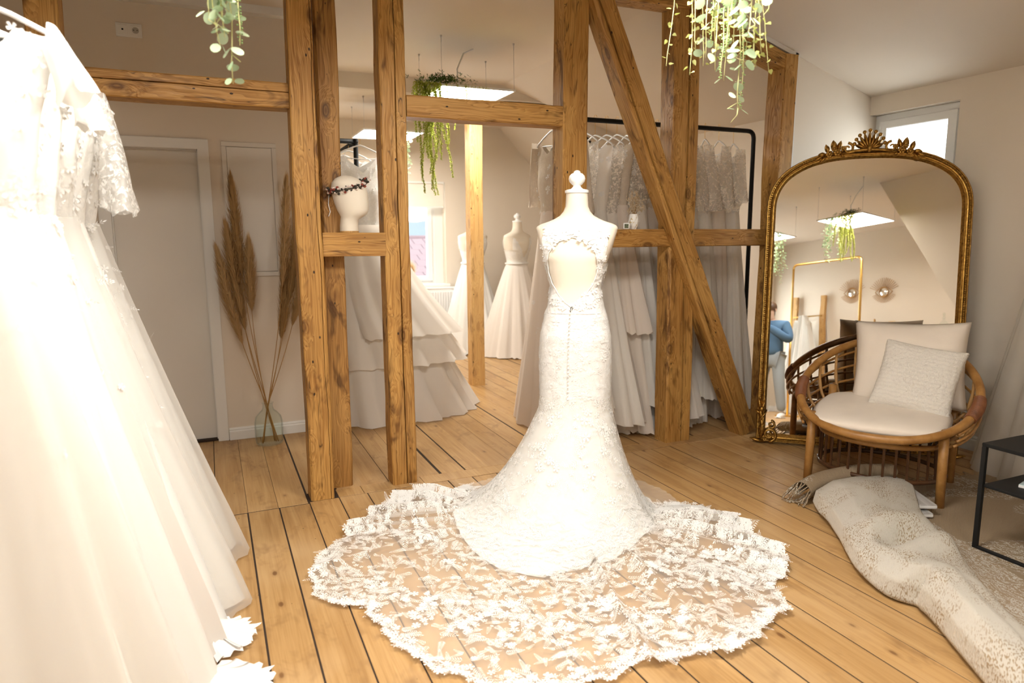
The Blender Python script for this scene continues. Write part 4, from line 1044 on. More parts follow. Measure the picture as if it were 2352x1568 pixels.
p = pillow('back_pillow', .585, .50, .20, M['cushion'], 'large plain cream pillow leaning against the back of the rattan armchair', seed=5); p.matrix_world = chM @ Matrix.Translation((.075, .195, .665)) @ Matrix.Rotation(radians(76), 4, 'X') @ Matrix.Rotation(radians(3), 4, 'Z')
p = pillow('knit_pillow', .41, .40, .14, M['knit'], 'smaller chunky knit cream pillow in front of the large plain pillow', n=72, knob=.011, seed=9); p.matrix_world = chM @ Matrix.Translation((.140, .060, .610)) @ Matrix.Rotation(radians(66), 4, 'X') @ Matrix.Rotation(radians(-7), 4, 'Z')

# ------------------------------------------------------------------ rugs
def mat_rug(name, ground, motif, dots, allover=False):
    t = NT(name); v = t.coords((1, 1, 1), rot=(0, 0, radians(-35)))
    weave = t.n('ShaderNodeTexWave', {'Vector': v, 'Scale': 105.0, 'Distortion': .8, 'Detail': 1.0}, bands_direction='Y').outputs[1]
    st = t.noise(t.n('ShaderNodeMapping', {'Vector': v, 'Scale': (95, 260, 95)}).outputs[0], 1.0, 0)
    if dots:      # reverse: the branch pattern shows through as scattered stitches
        ar = t.ramp(t.noise(v, 5.5, 3, .6, .6), [(.44, (0, 0, 0)), (.58, (1, 1, 1))])
        mk = t.math('MULTIPLY', ar, t.ramp(st, [(.56, (0, 0, 0)), (.62, (.85,)*3)]))
    else:
        wv = t.n('ShaderNodeTexWave', {'Vector': t.n('ShaderNodeMapping', {'Vector': v, 'Scale': (1, 1, 1), 'Rotation': (0, 0, .6)}).outputs[0], 'Scale': 9.0, 'Distortion': 16.0, 'Detail': 3.0, 'Detail Scale': 2.2}).outputs[1]
        ar = t.ramp(t.noise(v, 2.4, 1), [(.53, (0, 0, 0)), (.56, (1, 1, 1))])
        if allover: ar = t.ramp(wv, [(.2, (.8,)*3), (.4, (1, 1, 1))])
        mk = t.math('MULTIPLY', t.math('MULTIPLY', ar, t.ramp(wv, [(.42 if allover else .58, (0, 0, 0)), (.50 if allover else .66, (1, 1, 1))])), t.ramp(st, [(.38, (0, 0, 0)), (.46, (1, 1, 1))]))
    c = t.mix(mk, ground, motif); c = t.mix(t.math('MULTIPLY', t.math('SUBTRACT', 1.0, weave), .20), c, tuple(x*.66 for x in ground))
    return t.done(t.principled(c, .95, 0, t.bump(t.math('ADD', weave, st), .7, .006), Specular_IOR_Level=.05))
M['rug_face'] = mat_rug('beige_rug_face', (.50, .375, .245), (.82, .75, .64), False); M['rug_strip'] = mat_rug('rug_face_near_border', (.60, .45, .30), (.90, .85, .76), False, True); M['rug_back'] = mat_rug('cream_rug_reverse', (.84, .78, .68), (.45, .30, .15), True)
ru = empty('woven_rug', label='beige woven rug with white branch pattern lying under the armchair and table', cat='rug')
c4 = [(3.02, 2.58), (4.34, 2.36), (4.05, .10), (2.42, .20)]
def rugp(i, j, n=40, z=.004):
    u, v = i/n, j/n
    a = Vector(c4[0]).lerp(Vector(c4[1]), u); b = Vector(c4[3]).lerp(Vector(c4[2]), u); p = a.lerp(b, v)
    return (p.x, p.y, z+.003*abs(nz(p.x*3, p.y*3)))
mb = MB(); mb.grid(lambda i, j: rugp(i, j), 40, 40); mb.grid(lambda i, j: rugp(i, j, z=.010), 40, 40); mb.build('rug_cloth', M['rug_face'], ru, smooth=True)
fr = MB(); rf = random.Random(4)
for k in range(46):
    a = Vector(c4[0]).lerp(Vector(c4[1]), (k+.5)/46); p = Vector((a.x, a.y, .01)); pts = [p]
    ang = pi/2+.2+rf.uniform(-.6, .6)
    for q in range(5): ang += rf.uniform(-.7, .7); p = p+Vector((cos(ang), sin(ang), 0))*.014; pts.append(Vector((p.x, p.y, .006+.006*rf.random())))
    fr.tube(pts, .0026, 5)
tag(fr.build('fringe', M['rug_face'], ru, smooth=True), kind='stuff')
# folded-over length of rug: the left edge rolls down onto the boards, the right edge stays open like a flap
LE = [(2.80, 2.47), (2.72, 2.36), (2.655, 2.24), (2.575, 2.12), (2.47, 1.98), (2.38, 1.85), (2.335, 1.70), (2.345, 1.57), (2.30, 1.46), (2.21, 1.32), (2.08, 1.10), (1.93, .84)]
RE = [(3.36, 2.43), (3.33, 2.33), (3.20, 2.21), (3.06, 2.09), (2.96, 1.97), (2.87, 1.83), (2.75, 1.68), (2.63, 1.55), (2.53, 1.44), (2.43, 1.30), (2.28, 1.06), (2.12, .78)]
RH = [.125, .150, .150, .145, .140, .130, .130, .160, .165, .160, .155, .150]
SO = [(3.14, 2.06), (3.08, 1.92), (3.02, 1.77), (2.94, 1.54), (2.85, 1.30), (2.74, 1.05), (2.58, .74)]
def cat_(tab, u):
    x = u*(len(tab)-1); k = min(int(x), len(tab)-2); f = x-k; P = [tab[max(0, min(len(tab)-1, k+d))] for d in (-1, 0, 1, 2)]
    P = [Vector(p) if hasattr(p, '__len__') else Vector((p, 0)) for p in P]
    return .5*((2*P[1])+(-P[0]+P[2])*f+(2*P[0]-5*P[1]+4*P[2]-P[3])*f*f+(-P[0]+3*P[1]-3*P[2]+P[3])*f**3)
NU, NV = 120, 44
def rollp(j, i):
    u, v = j/NU, i/NV; L, R_2, H = cat_(LE, u), cat_(RE, u), cat_(RH, u).x
    # profile: bulges out over the left edge, flat back, edge drooping at the right
    w = interp([(0, .10), (.10, .0), (.25, .03), (.45, .22), (.7, .55), (.9, .92), (1.0, 1.0)], v)
    h = interp([(0, .03), (.10, .22), (.25, .66), (.45, .98), (.62, 1.0), (.8, .86), (.93, .70), (1.0, .60)], v)
    p = L.lerp(R_2, w); z = H*h
    k1 = exp(-((u-.43)/.040)**2)*exp(-((v-.66)/.17)**2); z -= .105*k1                    # pocket of the twisted fold
    k3 = exp(-((u-.365)/.035)**2)*exp(-((v-.70)/.22)**2); z += .035*k3
    k4 = exp(-((u-.49)/.035)**2)*exp(-((v-.85)/.20)**2); z += .055*k4
    k2 = exp(-((u-.615)/.022)**2)*exp(-((v-.25)/.22)**2); d_ = (R_2-L).normalized(); p = p+d_*(.050*k2); z -= .020*k2
    z += .008*nz(u*10, v*3, 4)+.006*nz(u*4, 2)
    return (p.x, p.y, max(.014, z))
mb = MB(); mb.grid(lambda i, j: rollp(j, i), NV, NU)
me = mb.mesh('folded_rug'); ro = link('folded_rug', me, M['rug_back'], smooth=True)
sd = ro.modifiers.new('thickness', 'SOLIDIFY'); sd.thickness = .010; sd.offset = -1
tag(ro, 'thick cream reverse of a rug folded over into a long roll on the floorboards', 'rug')
# knotted edge along the open flap
ed = MB(); ed.tube([Vector(rollp(j, NV))+Vector((0, 0, .002)) for j in range(4, NU, 1)], [.007+.0025*(j % 2) for j in range(4, NU, 1)], 6); ed.build('bound_edge', M['rug_back'], ro, smooth=True)
# strip of the face side that rises from the floor under the flap
fs = MB()
def fsp(i, j):
    v, u = i/12, j/60; a_, b_ = cat_(RE, .36+.64*u), cat_(SO, u); p = a_.lerp(b_, v); return (p.x, p.y, .016+.075*(1-v)**2+.008*nz(u*14, v*3)+.02*v*(1-v))
fs.grid(fsp, 12, 60); fs.build('face_strip', M['rug_strip'], ro, smooth=True)
# curled tip with face side out and fringe
tip = MB()
CX = [(2.79, 2.55, .064), (2.93, 2.585, .080), (3.08, 2.59, .090), (3.24, 2.555, .105), (3.36, 2.47, .120)]
def tipf(i, j):
    u, v = i/24, j/16                       # u along the rolled edge, v around the curl
    q = cat_(CX, u); rr = (.056-.014*u)*(1-.30*v); a = -.60*pi+1.95*pi*v
    return (q.x+.15*rr*cos(a), q.y-rr*1.1*cos(a), max(.012, q.z+rr*sin(a)))
tip.grid(tipf, 24, 16); tp = tip.build('curled_end', M['rug_face'], ro, smooth=True)
fr = MB()
for k in range(22):
    t_ = k/21; p = Vector(tipf(0, int(t_*15))); pts = [p]; ang = pi*.95+rf.uniform(-.5, .5)
    for q in range(5): ang += rf.uniform(-.6, .6); p = p+Vector((cos(ang)*.014, sin(ang)*.012, -.012)); p.z = max(.006, p.z); pts.append(p.copy())
    fr.tube(pts, .0030, 5)
tag(fr.build('fringe', M['rug_face'], ro, smooth=True), kind='stuff')

# ------------------------------------------------------------------ black side table and what stands on it
tb = empty('side_table', (3.06, 1.825, 0), label='black steel two tier side table at the right edge', cat='table')
TX, TY, TZ = .52, -.52, .497
MB().bevbox((0, TY, TZ-.016), (TX, 0, TZ), .002).build('table_top', M['black'], tb)
MB().bevbox((.012, TY+.012, .296), (TX-.012, -.012, .309), .002).build('shelf', M['black'], tb)
for x in (0, TX-.018):
    for y in (TY, -.018): MB().bevbox((x, y, 0), (x+.018, y+.018, TZ-.016), .0015).build('leg', M['black'], tb)
MB().bevbox((0, TY+.018, .004), (.018, -.018, .022), .0015).build('floor_bar', M['black'], tb)
MB().bevbox((TX-.018, TY+.018, .004), (TX, -.018, .022), .0015).build('floor_bar', M['black'], tb)
mg = empty('magazine', (3.33, 1.66, .309), .25, 'white magazine with pale blue cover on the table shelf', 'magazine')
MB().bevbox((-.14, -.10, 0), (.14, .10, .012), .001).build('pages', M['white'], mg)
MB().bevbox((-.14, -.10, .012), (.14, .10, .0135), .0005).build('cover', flat('pale_blue_print', (.62, .78, .80), .3), mg)
_t = NT('dark_green_marbled_box'); _n = _t.noise(_t.coords((1, 1, 6)), 26, 4, .6, 2.0)
gm_ = _t.done(_t.principled(_t.ramp(_n, [(.45, (.006, .035, .010)), (.6, (.03, .16, .035)), (.7, (.01, .06, .02))]), .25))
gb = empty('green_box', (3.37, 1.645, .3225), .2, 'dark green leafy patterned box standing on the magazine', 'box')
MB().bevbox((-.075, -.06, 0), (.075, .06, .068), .006).build('body', gm_, gb)
MB().bevbox((-.077, -.062, .068), (.077, .062, .088), .005).build('lid', gm_, gb)
cd = empty('candle_holder', (3.44, 1.66, .497), label='small black candle holder on the side table top', cat='candle holder')
MB().lathe([(0, 0), (.034, 0), (.036, .006), (.014, .012), (.012, .045), (.024, .055), (.024, .075), (.018, .075), (.018, .06), (0, .06)], 20).build('holder', M['black'], cd, smooth=True)
mgs = [('grey wood patterned stack of tiles leaning under the armchair, upper sheet', .052, .02), ('lower grey sheet below the upper one under the armchair', .018, .0)]
_t = NT('grey_wood_print'); _n = _t.noise(_t.coords((40, 3, 3)), 1.0, 4); gw = _t.done(_t.principled(_t.ramp(_n, [(.3, (.36, .34, .32)), (.7, (.62, .60, .58))]), .3))
for k, (lb, z, dx) in enumerate(mgs):
    o = empty('flooring_sample', (3.215+dx-.02*k, 2.375-.01*k, z), radians(-27), lb, 'sample board')
    MB().bevbox((-.115, -.24, 0), (.115, .24, .022), .001).build('board', gw, o); MB().bevbox((-.116, -.241, .004), (.116, .241, .016), .001).build('edge_film', M['white'], o)
# ================================================================== plants, pampas, small things, far room
def mat_leaf(name, a, b, trans=.35):
    t = NT(name); oi = t.n('ShaderNodeObjectInfo'); n = t.noise(t.coords((1, 1, 1)), 40, 1)
    c = t.mix(t.math('ADD', t.math('MULTIPLY', oi.outputs['Random'], .7), t.math('MULTIPLY', n, .3)), a, b)
    d = t.n('ShaderNodeBsdfDiffuse'); r = t.n('ShaderNodeBsdfTranslucent'); t.l(c, d.inputs[0]); t.l(c, r.inputs[0])
    return t.done(t.n('ShaderNodeMixShader', {0: trans, 1: d.outputs[0], 2: r.outputs[0]}).outputs[0])
M['euca'] = mat_leaf('pale_eucalyptus_leaf', (.26, .36, .20), (.52, .60, .42)); M['heart'] = mat_leaf('yellow_green_heart_leaf', (.46, .50, .12), (.66, .66, .30))
M['beadleaf'] = mat_leaf('bead_string_green', (.22, .36, .12), (.34, .47, .20)); M['vine'] = mat_leaf('pale_vine', (.52, .50, .22), (.60, .56, .28), .1)
M['fern'] = mat_leaf('lime_fern_green', (.40, .46, .07), (.60, .62, .17), .45); M['moss'] = mat_leaf('dark_fern_green', (.05, .10, .03), (.10, .17, .05))
def round_leaf(n=10, cup=.25):
    v = [(0, 0, 0)]
    for k in range(n+1):
        a = -pi*.94+2*pi*.94*k/n; r = .5
        x, y = .5+.5*cos(a)*1.0, .46*sin(a); v.append((x, y, cup*(y*y*1.2+(x-.3)**2*.4)))
    v.append((.5, 0, .02)); c = len(v)-1
    return v, [(c, k, k+1) for k in range(0, n+1)] + [(c, n+1, 0)]
def heart_leaf():
    o = [(0, 0), (-.08, .22), (.08, .42), (.34, .46), (.66, .26), (1.0, 0), (.66, -.26), (.34, -.46), (.08, -.42), (-.08, -.22)]
    v = [(x, y, .22*abs(y)) for x, y in o] + [(.35, 0, 0)]
    return v, [(10, k, (k+1) % 10) for k in range(10)]
def leafmesh(gen, m, name):
    v, f = gen; me = bpy.data.meshes.new(name); me.from_pydata(v, [], f); me.materials.append(m); me.polygons.foreach_set('use_smooth', [True]*len(f)); me.update(); return me
EU, HE = leafmesh(round_leaf(), M['euca'], 'leaf'), leafmesh(heart_leaf(), M['heart'], 'leaf')
def stem_path(p, ln, rg, sway=.02, n=10):
    p = Vector(p); out = [p.copy()]; d = Vector((rg.uniform(-.5, .5), rg.uniform(-.5, .5), -1))
    for k in range(n):
        d += Vector((rg.uniform(-1, 1)*sway*8, rg.uniform(-1, 1)*sway*8, -.55)); d.normalize(); p = p+d*(ln/n); out.append(p.copy())
    return out
def leafy_plant(name, label, loc, strands, seed, group='hanging plants on the panel lights', single=True):
    """strands: (kind, start offset, length, leaf size, gap)"""
    t = empty(name, loc, label=label, cat='hanging plant', group=group); rg = random.Random(seed); st = MB(); bd = MB(); lots = {'e': MB(), 'h': MB()}
    for kind, off, ln, size, gap in strands:
        path = stem_path(off, ln, rg); st.tube(path, [.0024*(1-.5*k/len(path)) for k in range(len(path))], 5)
        if kind == 'b':
            L = int(ln/.0085)
            for k in range(L):
                u = k/L*(len(path)-1); i = min(int(u), len(path)-2); p = path[i].lerp(path[i+1], u-i)
                for a in (rg.uniform(0, 6), rg.uniform(0, 6)): q = p+Vector((cos(a), sin(a), -.2))*size*.9; bd.ball(q, size*.42, 5, 3, (1, 1, .8))
            continue
        L = max(2, int(ln/gap)); ang = rg.uniform(0, 6)
        for k in range(L):
            u = (k+.6)/L*(len(path)-1); i = min(int(u), len(path)-2); p = path[i].lerp(path[i+1], u-i); ang += 2.4
            for a in ((ang, ang+pi) if kind == 'e' else (ang,)):
                sz = size*rg.uniform(.7, 1.15)*(1-.35*k/L); q = p+Vector((cos(a), sin(a), -.3))*.010
                eul = (rg.uniform(-.9, .9), rg.uniform(-.3, 1.1), a)
                if single: link('leaf', EU if kind == 'e' else HE, None, t, q, eul).scale = (sz, sz, sz)
                else:
                    src = round_leaf(8) if kind == 'e' else heart_leaf(); Mx = Matrix.Translation(q) @ Matrix.Rotation(a, 4, 'Z') @ Matrix.Rotation(eul[1], 4, 'Y') @ Matrix.Rotation(eul[0], 4, 'X') @ Matrix.Scale(sz, 4)
                    lots['e' if kind == 'e' else 'h'].add([Mx @ Vector(v) for v in src[0]], src[1])
            if kind == 'e' and rg.random() < .3:
                st.tube([p, p+Vector((rg.uniform(-.02, .02), rg.uniform(-.02, .02), -.025)), p+Vector((rg.uniform(-.03, .03), rg.uniform(-.03, .03), -.045))], .0014, 4)
    st.build('stems', M['vine'], t, smooth=True)
    if bd.v: tag(bd.build('bead_strings', M['beadleaf'], t, smooth=True, fix=False), kind='stuff')
    for k, m in (('e', 'euca'), ('h', 'heart')):
        if lots[k].v: tag(lots[k].build('foliage', M[m], t, smooth=True, fix=False), kind='stuff')
    return t
zl = FLAT-.42+.012
leafy_plant('hanging_eucalyptus', 'eucalyptus spray with a bead string hanging at the top left', (.07, 2.285, zl), [('e', (.00, 0, 0), .63, .050, .045), ('e', (-.045, .0, 0), .54, .050, .042), ('e', (.03, .02, 0), .50, .054, .045), ('b', (.118, 0, 0), .52, .0072, 0), ('e', (.05, -.01, 0), .46, .052, .045), ('e', (-.02, .02, 0), .46, .052, .045)], 5)
pr_ = []
for k in range(12): pr_.append(('h', (random.uniform(0, .03), .32-.032*k, 0), random.uniform(.36, .54), .027, .022))
pr_ += [('e', (.0, .05, 0), .68, .050, .045), ('e', (.01, .10, 0), .54, .052, .042), ('e', (.0, .0, 0), .54, .054, .045), ('e', (.0, .16, 0), .46, .052, .045), ('e', (.02, -.11, 0), .46, .056, .045), ('e', (.0, -.13, 0), .38, .056, .045), ('b', (.0, .02, 0), .66, .0074, 0), ('b', (.01, .08, 0), .56, .0074, 0), ('b', (.0, .11, 0), .42, .0070, 0), ('b', (.01, .06, 0), .48, .007, 0), ('h', (0, -.04, 0), .50, .027, .024), ('h', (0, .03, 0), .55, .027, .024)]
leafy_plant('hanging_eucalyptus', 'dense trailing plant of eucalyptus and yellow heart leaves at the top right', (1.69, 1.925, zl), pr_, 8)
def fern(name, label, loc, strands, seed, mat='fern', mound=None):
    t = empty(name, loc, label=label, cat='hanging plant', group='hanging plants on the panel lights'); rg = random.Random(seed); fo = MB(); st = MB()
    for off, ln, w in strands:
        path = stem_path(off, ln, rg, .040, 14); st.tube(path, .0022, 4); L = int(ln/.007)
        for k in range(L):
            u = k/L*(len(path)-1); i = min(int(u), len(path)-2); p = path[i].lerp(path[i+1], u-i); wd = w*(1-.5*k/L)
            for _ in range(5):
                a = rg.uniform(0, 2*pi); d = Vector((cos(a), sin(a), -.7))*wd*rg.uniform(.6, 1.1); s_ = Vector((-sin(a), cos(a), .3))*.0045
                fo.add([p, p+d*.6+s_, p+d, p+d*.6-s_], [(0, 1, 2, 3)])
    st.build('stems', M['vine'], t, smooth=True); tag(fo.build('fronds', M[mat], t, fix=False), kind='stuff')
    if mound:
        mo_ = MB()
        for k in range(mound[3]):
            p = Vector((rg.gauss(0, mound[0]), rg.gauss(0, mound[1]), abs(rg.gauss(0, mound[2])))); p += Vector(mound[4])
            for _ in range(4):
                a = rg.uniform(0, 2*pi); d = Vector((cos(a), sin(a), rg.uniform(-.3, .9)))*rg.uniform(.018, .034); s_ = Vector((-sin(a), cos(a), 0))*.004
                mo_.add([p, p+d*.5+s_, p+d, p+d*.5-s_], [(0, 1, 2, 3)])
        tag(mo_.build('mound', M['moss'], t, fix=False), kind='stuff')
    return t
xf, yf = LAMPS['far']; zf = FLAT-.36+.014
fern('trailing_fern', 'lime green fern trailing from the light above the middle beam', (1.56, yf-.315, zf), [((-.07+.014*k, -.025*(k % 2), 0), .46+.13*(k % 4)+.10*(k in (4, 5, 6)), .026) for k in range(14)] + [((.26, 0, 0), .34, .014), ((.33, 0, 0), .28, .012), ((.17, 0, 0), .40, .015)], 21, 'fern', (.09, .05, .028, 260, (.16, .05, .01)))
leafy_plant('trailing_ivy', 'small yellow leaved vine spilling over the light above the middle beam', (1.90, yf-.312, zf), [('h', (-.02+.03*k, 0, 0), .16+.05*(k % 3), .018, .02) for k in range(7)], 22, single=False)
x2, y2 = LAMPS['far2']; z2 = LOW-.315+.014
leafy_plant('trailing_ivy', 'pale leafy plant on the farther light beside the split post', (x2+.06, y2-.315, z2), [('e', (-.12+.035*k, 0, 0), .30+.06*(k % 3), .045, .04) for k in range(7)], 23, single=False)
xr, yr = LAMPS['rear_right']; zr = FLAT-.42+.014
fern('trailing_fern', 'yellow green fern strands on the light reflected in the gilt mirror', (xr+.0, yr+.315, zr), [((.02+.016*k, -.01*(k%2), 0), .40+.09*(k % 3), .024) for k in range(12)], 24, 'fern', (.06, .04, .025, 160, (.08, -.10, .01)))
leafy_plant('trailing_ivy', 'round leaved vine on the light reflected in the gilt mirror', (xr-.10, yr+.314, zr), [('e', (-.05+.022*k, 0, 0), .36+.09*(k % 3), .042, .034) for k in range(6)], 25, single=False)
xq, yq = LAMPS['rear_left']
leafy_plant('trailing_ivy', 'pale vine on the light at the left edge of the mirror reflection', (xq+.315, yq+.05, zr), [('e', (0, -.08+.03*k, 0), .50+.10*(k % 3), .040, .04) for k in range(6)], 26, single=False)

# ------------------------------------------------------------------ pampas grass in a glass vase
M['pampas'] = mat_leaf('brown_pampas_plume', (.44, .27, .11), (.66, .46, .24), .3); M['reed'] = flat('dry_reed_stalk', (.42, .23, .07), .6)
va = empty('glass_vase', (.295, 4.85, 0), label='clear glass bottle vase holding pampas grass on the floor by the wall', cat='vase')
pf = [(0, .004), (.080, .004), (.090, .012), (.094, .05), (.094, .15), (.086, .19), (.060, .222), (.040, .240), (.034, .262), (.036, .285), (.041, .290)]
MB().lathe(pf + [(r-.004, z+.002) for r, z in reversed(pf[1:])], 36).build('vessel', M['glass'], va, smooth=True)
rp = random.Random(12)
plumes = [((.165, 4.90, 1.76), .62), ((.115, 4.86, 1.46), .60), ((.055, 4.84, 1.30), .62), ((.145, 4.92, 1.36), .58), ((.245, 4.88, 1.35), .44), ((.500, 4.90, 1.76), .70), ((.560, 4.93, 1.50), .55), ((.600, 4.88, 1.28), .50), ((.47, 4.95, 1.20), .5)]
plab = ['tallest pampas plume on the left side of the vase', 'second pampas plume from the left edge of the bunch', 'leftmost drooping pampas plume in the vase', 'thick brown pampas plume in the left bunch', 'short dark pampas plume at the inner side of the left bunch', 'tallest pampas plume on the right side near the post', 'pampas plume half hidden behind the rough post', 'rightmost pampas plume leaning behind the post', 'slim pampas plume low in the right bunch']
for k, ((tip_, ln), lb) in enumerate(zip(plumes, plab)):
    t = empty('pampas_stem', (.295, 4.85, .012), label=lb, cat='dried grass', group='pampas grass stems in the glass vase')
    sgn = 1 if tip_[0] < .3 else -1
    b0 = Vector((sgn*.045+rp.uniform(-.012, .012), rp.uniform(-.03, .03), .0)); nk = Vector((-sgn*.004+rp.uniform(-.010, .010), rp.uniform(-.012, .012), .255)); tp_ = Vector(tip_)-Vector((.295, 4.85, .012))
    pts = []
    for i in range(21):
        u = i/20
        if u < .2: p = b0.lerp(nk, u/.2)
        else:
            w = (u-.2)/.8; p = nk.lerp(tp_, w); p += Vector((-sgn*.03*sin(pi*w), 0, .0))
        pts.append(p)
    MB().tube(pts, [.0036*(1-.6*i/20) for i in range(21)], 5).build('stalk', M['reed'], t, smooth=True)
    hr = MB(); full = (tp_-nk).length; s0 = max(.1, 1-ln/full)
    for q in range(2600):
        w = s0+(1-s0)*rp.random()**.9; p = nk.lerp(tp_, w)+Vector((-sgn*.03*sin(pi*w), 0, 0)); ax = (tp_-nk).normalized()
        prof_ = sin(pi*min(1, (w-s0)/(1-s0)*.86+.10))**.7
        a = rp.uniform(0, 2*pi); sd = Vector((cos(a), sin(a), 0)); rr = .060*prof_*rp.uniform(.15, 1.1); L = rp.uniform(.06, .13)
        e = p+sd*rr+ax*L*.85; m_ = p.lerp(e, .5)+sd*rr*.25; wv = ax.cross(sd)*.0013
        hr.add([p-wv, p+wv, m_+wv, e, m_-wv], [(0, 1, 2, 4), (4, 2, 3)])
    tag(hr.build('plume', M['pampas'], t, fix=False), kind='stuff')

# ------------------------------------------------------------------ head form with flower crown
hd = empty('head_form', (.708, 3.755, 1.431), radians(-28), 'blank linen head form on the short rail facing right', 'mannequin head')
HR = [(0, .049, .049, -.012), (.03, .048, .049, -.012), (.060, .048, .049, -.008), (.076, .060, .056, .006), (.090, .074, .064, .013), (.112, .085, .071, .012), (.15, .092, .075, .006), (.19, .096, .078, .0), (.225, .094, .078, -.006), (.255, .082, .070, -.012), (.275, .060, .053, -.016), (.288, .030, .028, -.018), (.291, .0, .0, -.018)]
MB().grid(lambda i, j: (HR[j][3]+HR[j][1]*cos(2*pi*i/32), HR[j][2]*sin(2*pi*i/32), .008+HR[j][0]), 32, len(HR)-1, True).build('head', M['linen'], hd, smooth=True)
MB().lathe([(0, 0), (.050, 0), (.050, .008), (0, .008)], 28, (-.012, 0, 0)).build('wooden_base', M['timber_pale'], hd)
fc = empty('flower_crown', (.708, 3.755, 1.431), radians(-28), 'dark flower crown with white and red blossoms on the linen head form', 'flower crown')
fcw, fcr, fcg = MB(), MB(), MB(); rc = random.Random(6)
for k in range(320):
    a = 2*pi*k/320; x, y = -.012+.098*cos(a), .082*sin(a); z = .236+.030*cos(a-.5)*1.0+.010*sin(2*a); p = Vector((x, y, z))+Vector((rc.gauss(0, .006), rc.gauss(0, .006), rc.gauss(0, .008)))
    m_ = rc.random(); tgt = fcg if m_ < .5 else (fcw if m_ < .82 else fcr); tgt.ball(p, rc.uniform(.0045, .0092), 5, 4, (1, 1, .8))
fcg.tube([(-.012+.101*cos(2*pi*k/40), .085*sin(2*pi*k/40), .236+.030*cos(2*pi*k/40-.5)+.010*sin(4*pi*k/40)) for k in range(40)], .004, 5, True)
tag(fcg.build('leaves', flat('dark_crown_leaf', (.035, .030, .020), .7), fc), kind='stuff'); tag(fcw.build('white_blossoms', flat('white_blossom', (.75, .62, .56), .7), fc), kind='stuff'); tag(fcr.build('red_blossoms', flat('dull_red_blossom', (.26, .055, .035), .7), fc), kind='stuff')
MB().tube([(-.108, -.02, .20), (-.112, -.025, .15), (-.105, -.02, .11), (-.112, -.03, .085)], .0025, 5).build('ribbon', M['satin'], fc, smooth=True)

# ------------------------------------------------------------------ on the rail: vase of dried flowers, thermometer
dv_ = empty('dried_flower_vase', (2.500, 3.748, 1.445), label='small faceted white vase of dried cream flowers on the rail', cat='vase')
def fac(j): return [(.020, 0), (.030, .022), (.036, .046), (.031, .074), (.027, .096), (.023, .096), (.026, .05), (0, .03)][j]
mb = MB(); mb.grid(lambda i, j: (fac(j)[0]*cos(2*pi*(i+.5*(j % 2))/9), fac(j)[0]*sin(2*pi*(i+.5*(j % 2))/9), fac(j)[1]), 9, 7, True)
_t = NT('white_gold_flecked_ceramic'); vm = _t.done(_t.principled(_t.ramp(_t.noise(_t.coords((1, 1, 1)), 60, 3), [(.60, (.86, .84, .80)), (.66, (.60, .45, .18))]), .3)); mb.build('vessel', vm, dv_)
M['dried'] = mat_leaf('dried_cream_flower', (.62, .48, .31), (.78, .67, .50), .3)
fo, stt = MB(), MB()
for k in range(26):
    a = rc.uniform(0, 2*pi); sp = rc.uniform(.005, .075); h = rc.uniform(.13, .26)-sp*.6; e = Vector((sp*cos(a)+.012, sp*sin(a)*.7, h)); stt.tube([(0, 0, .04), (e.x*.3, e.y*.3, .11), e], .0009, 4)
    for q in range(16):
        w = rc.uniform(.55, 1.05); p = Vector((e.x*w, e.y*w, .07+(h-.07)*w))+Vector((rc.gauss(0, .008), rc.gauss(0, .008), rc.gauss(0, .006))); fo.ball(p, rc.uniform(.002, .0048), 5, 3)
stt.build('stalks', M['reed'], dv_); tag(fo.build('flower_heads', M['dried'], dv_, fix=False), kind='stuff')
th_ = empty('thermometer', (2.428, 3.722, 1.445), radians(-20), 'tiny white digital thermometer on the rail left of the dried flowers', 'thermometer')
MB().bevbox((-.020, -.007, .0), (.020, .007, .040), .005).build('case', M['white'], th_); MB().box((-.0135, -.0078, .007), (.0135, -.0068, .033)).build('display', flat('lcd_green_grey', (.16, .19, .11), .2), th_)
mb = MB()
for (x, z, w, h) in ((-.010, .022, .0035, .008), (-.004, .022, .0035, .008), (.003, .023, .0035, .006), (.008, .023, .0025, .006), (-.008, .0095, .0035, .008), (-.001, .0095, .0035, .008), (.006, .010, .003, .005)): mb.box((x, -.0085, z), (x+w, -.0077, z+h))
mb.build('digits', M['black'], th_)

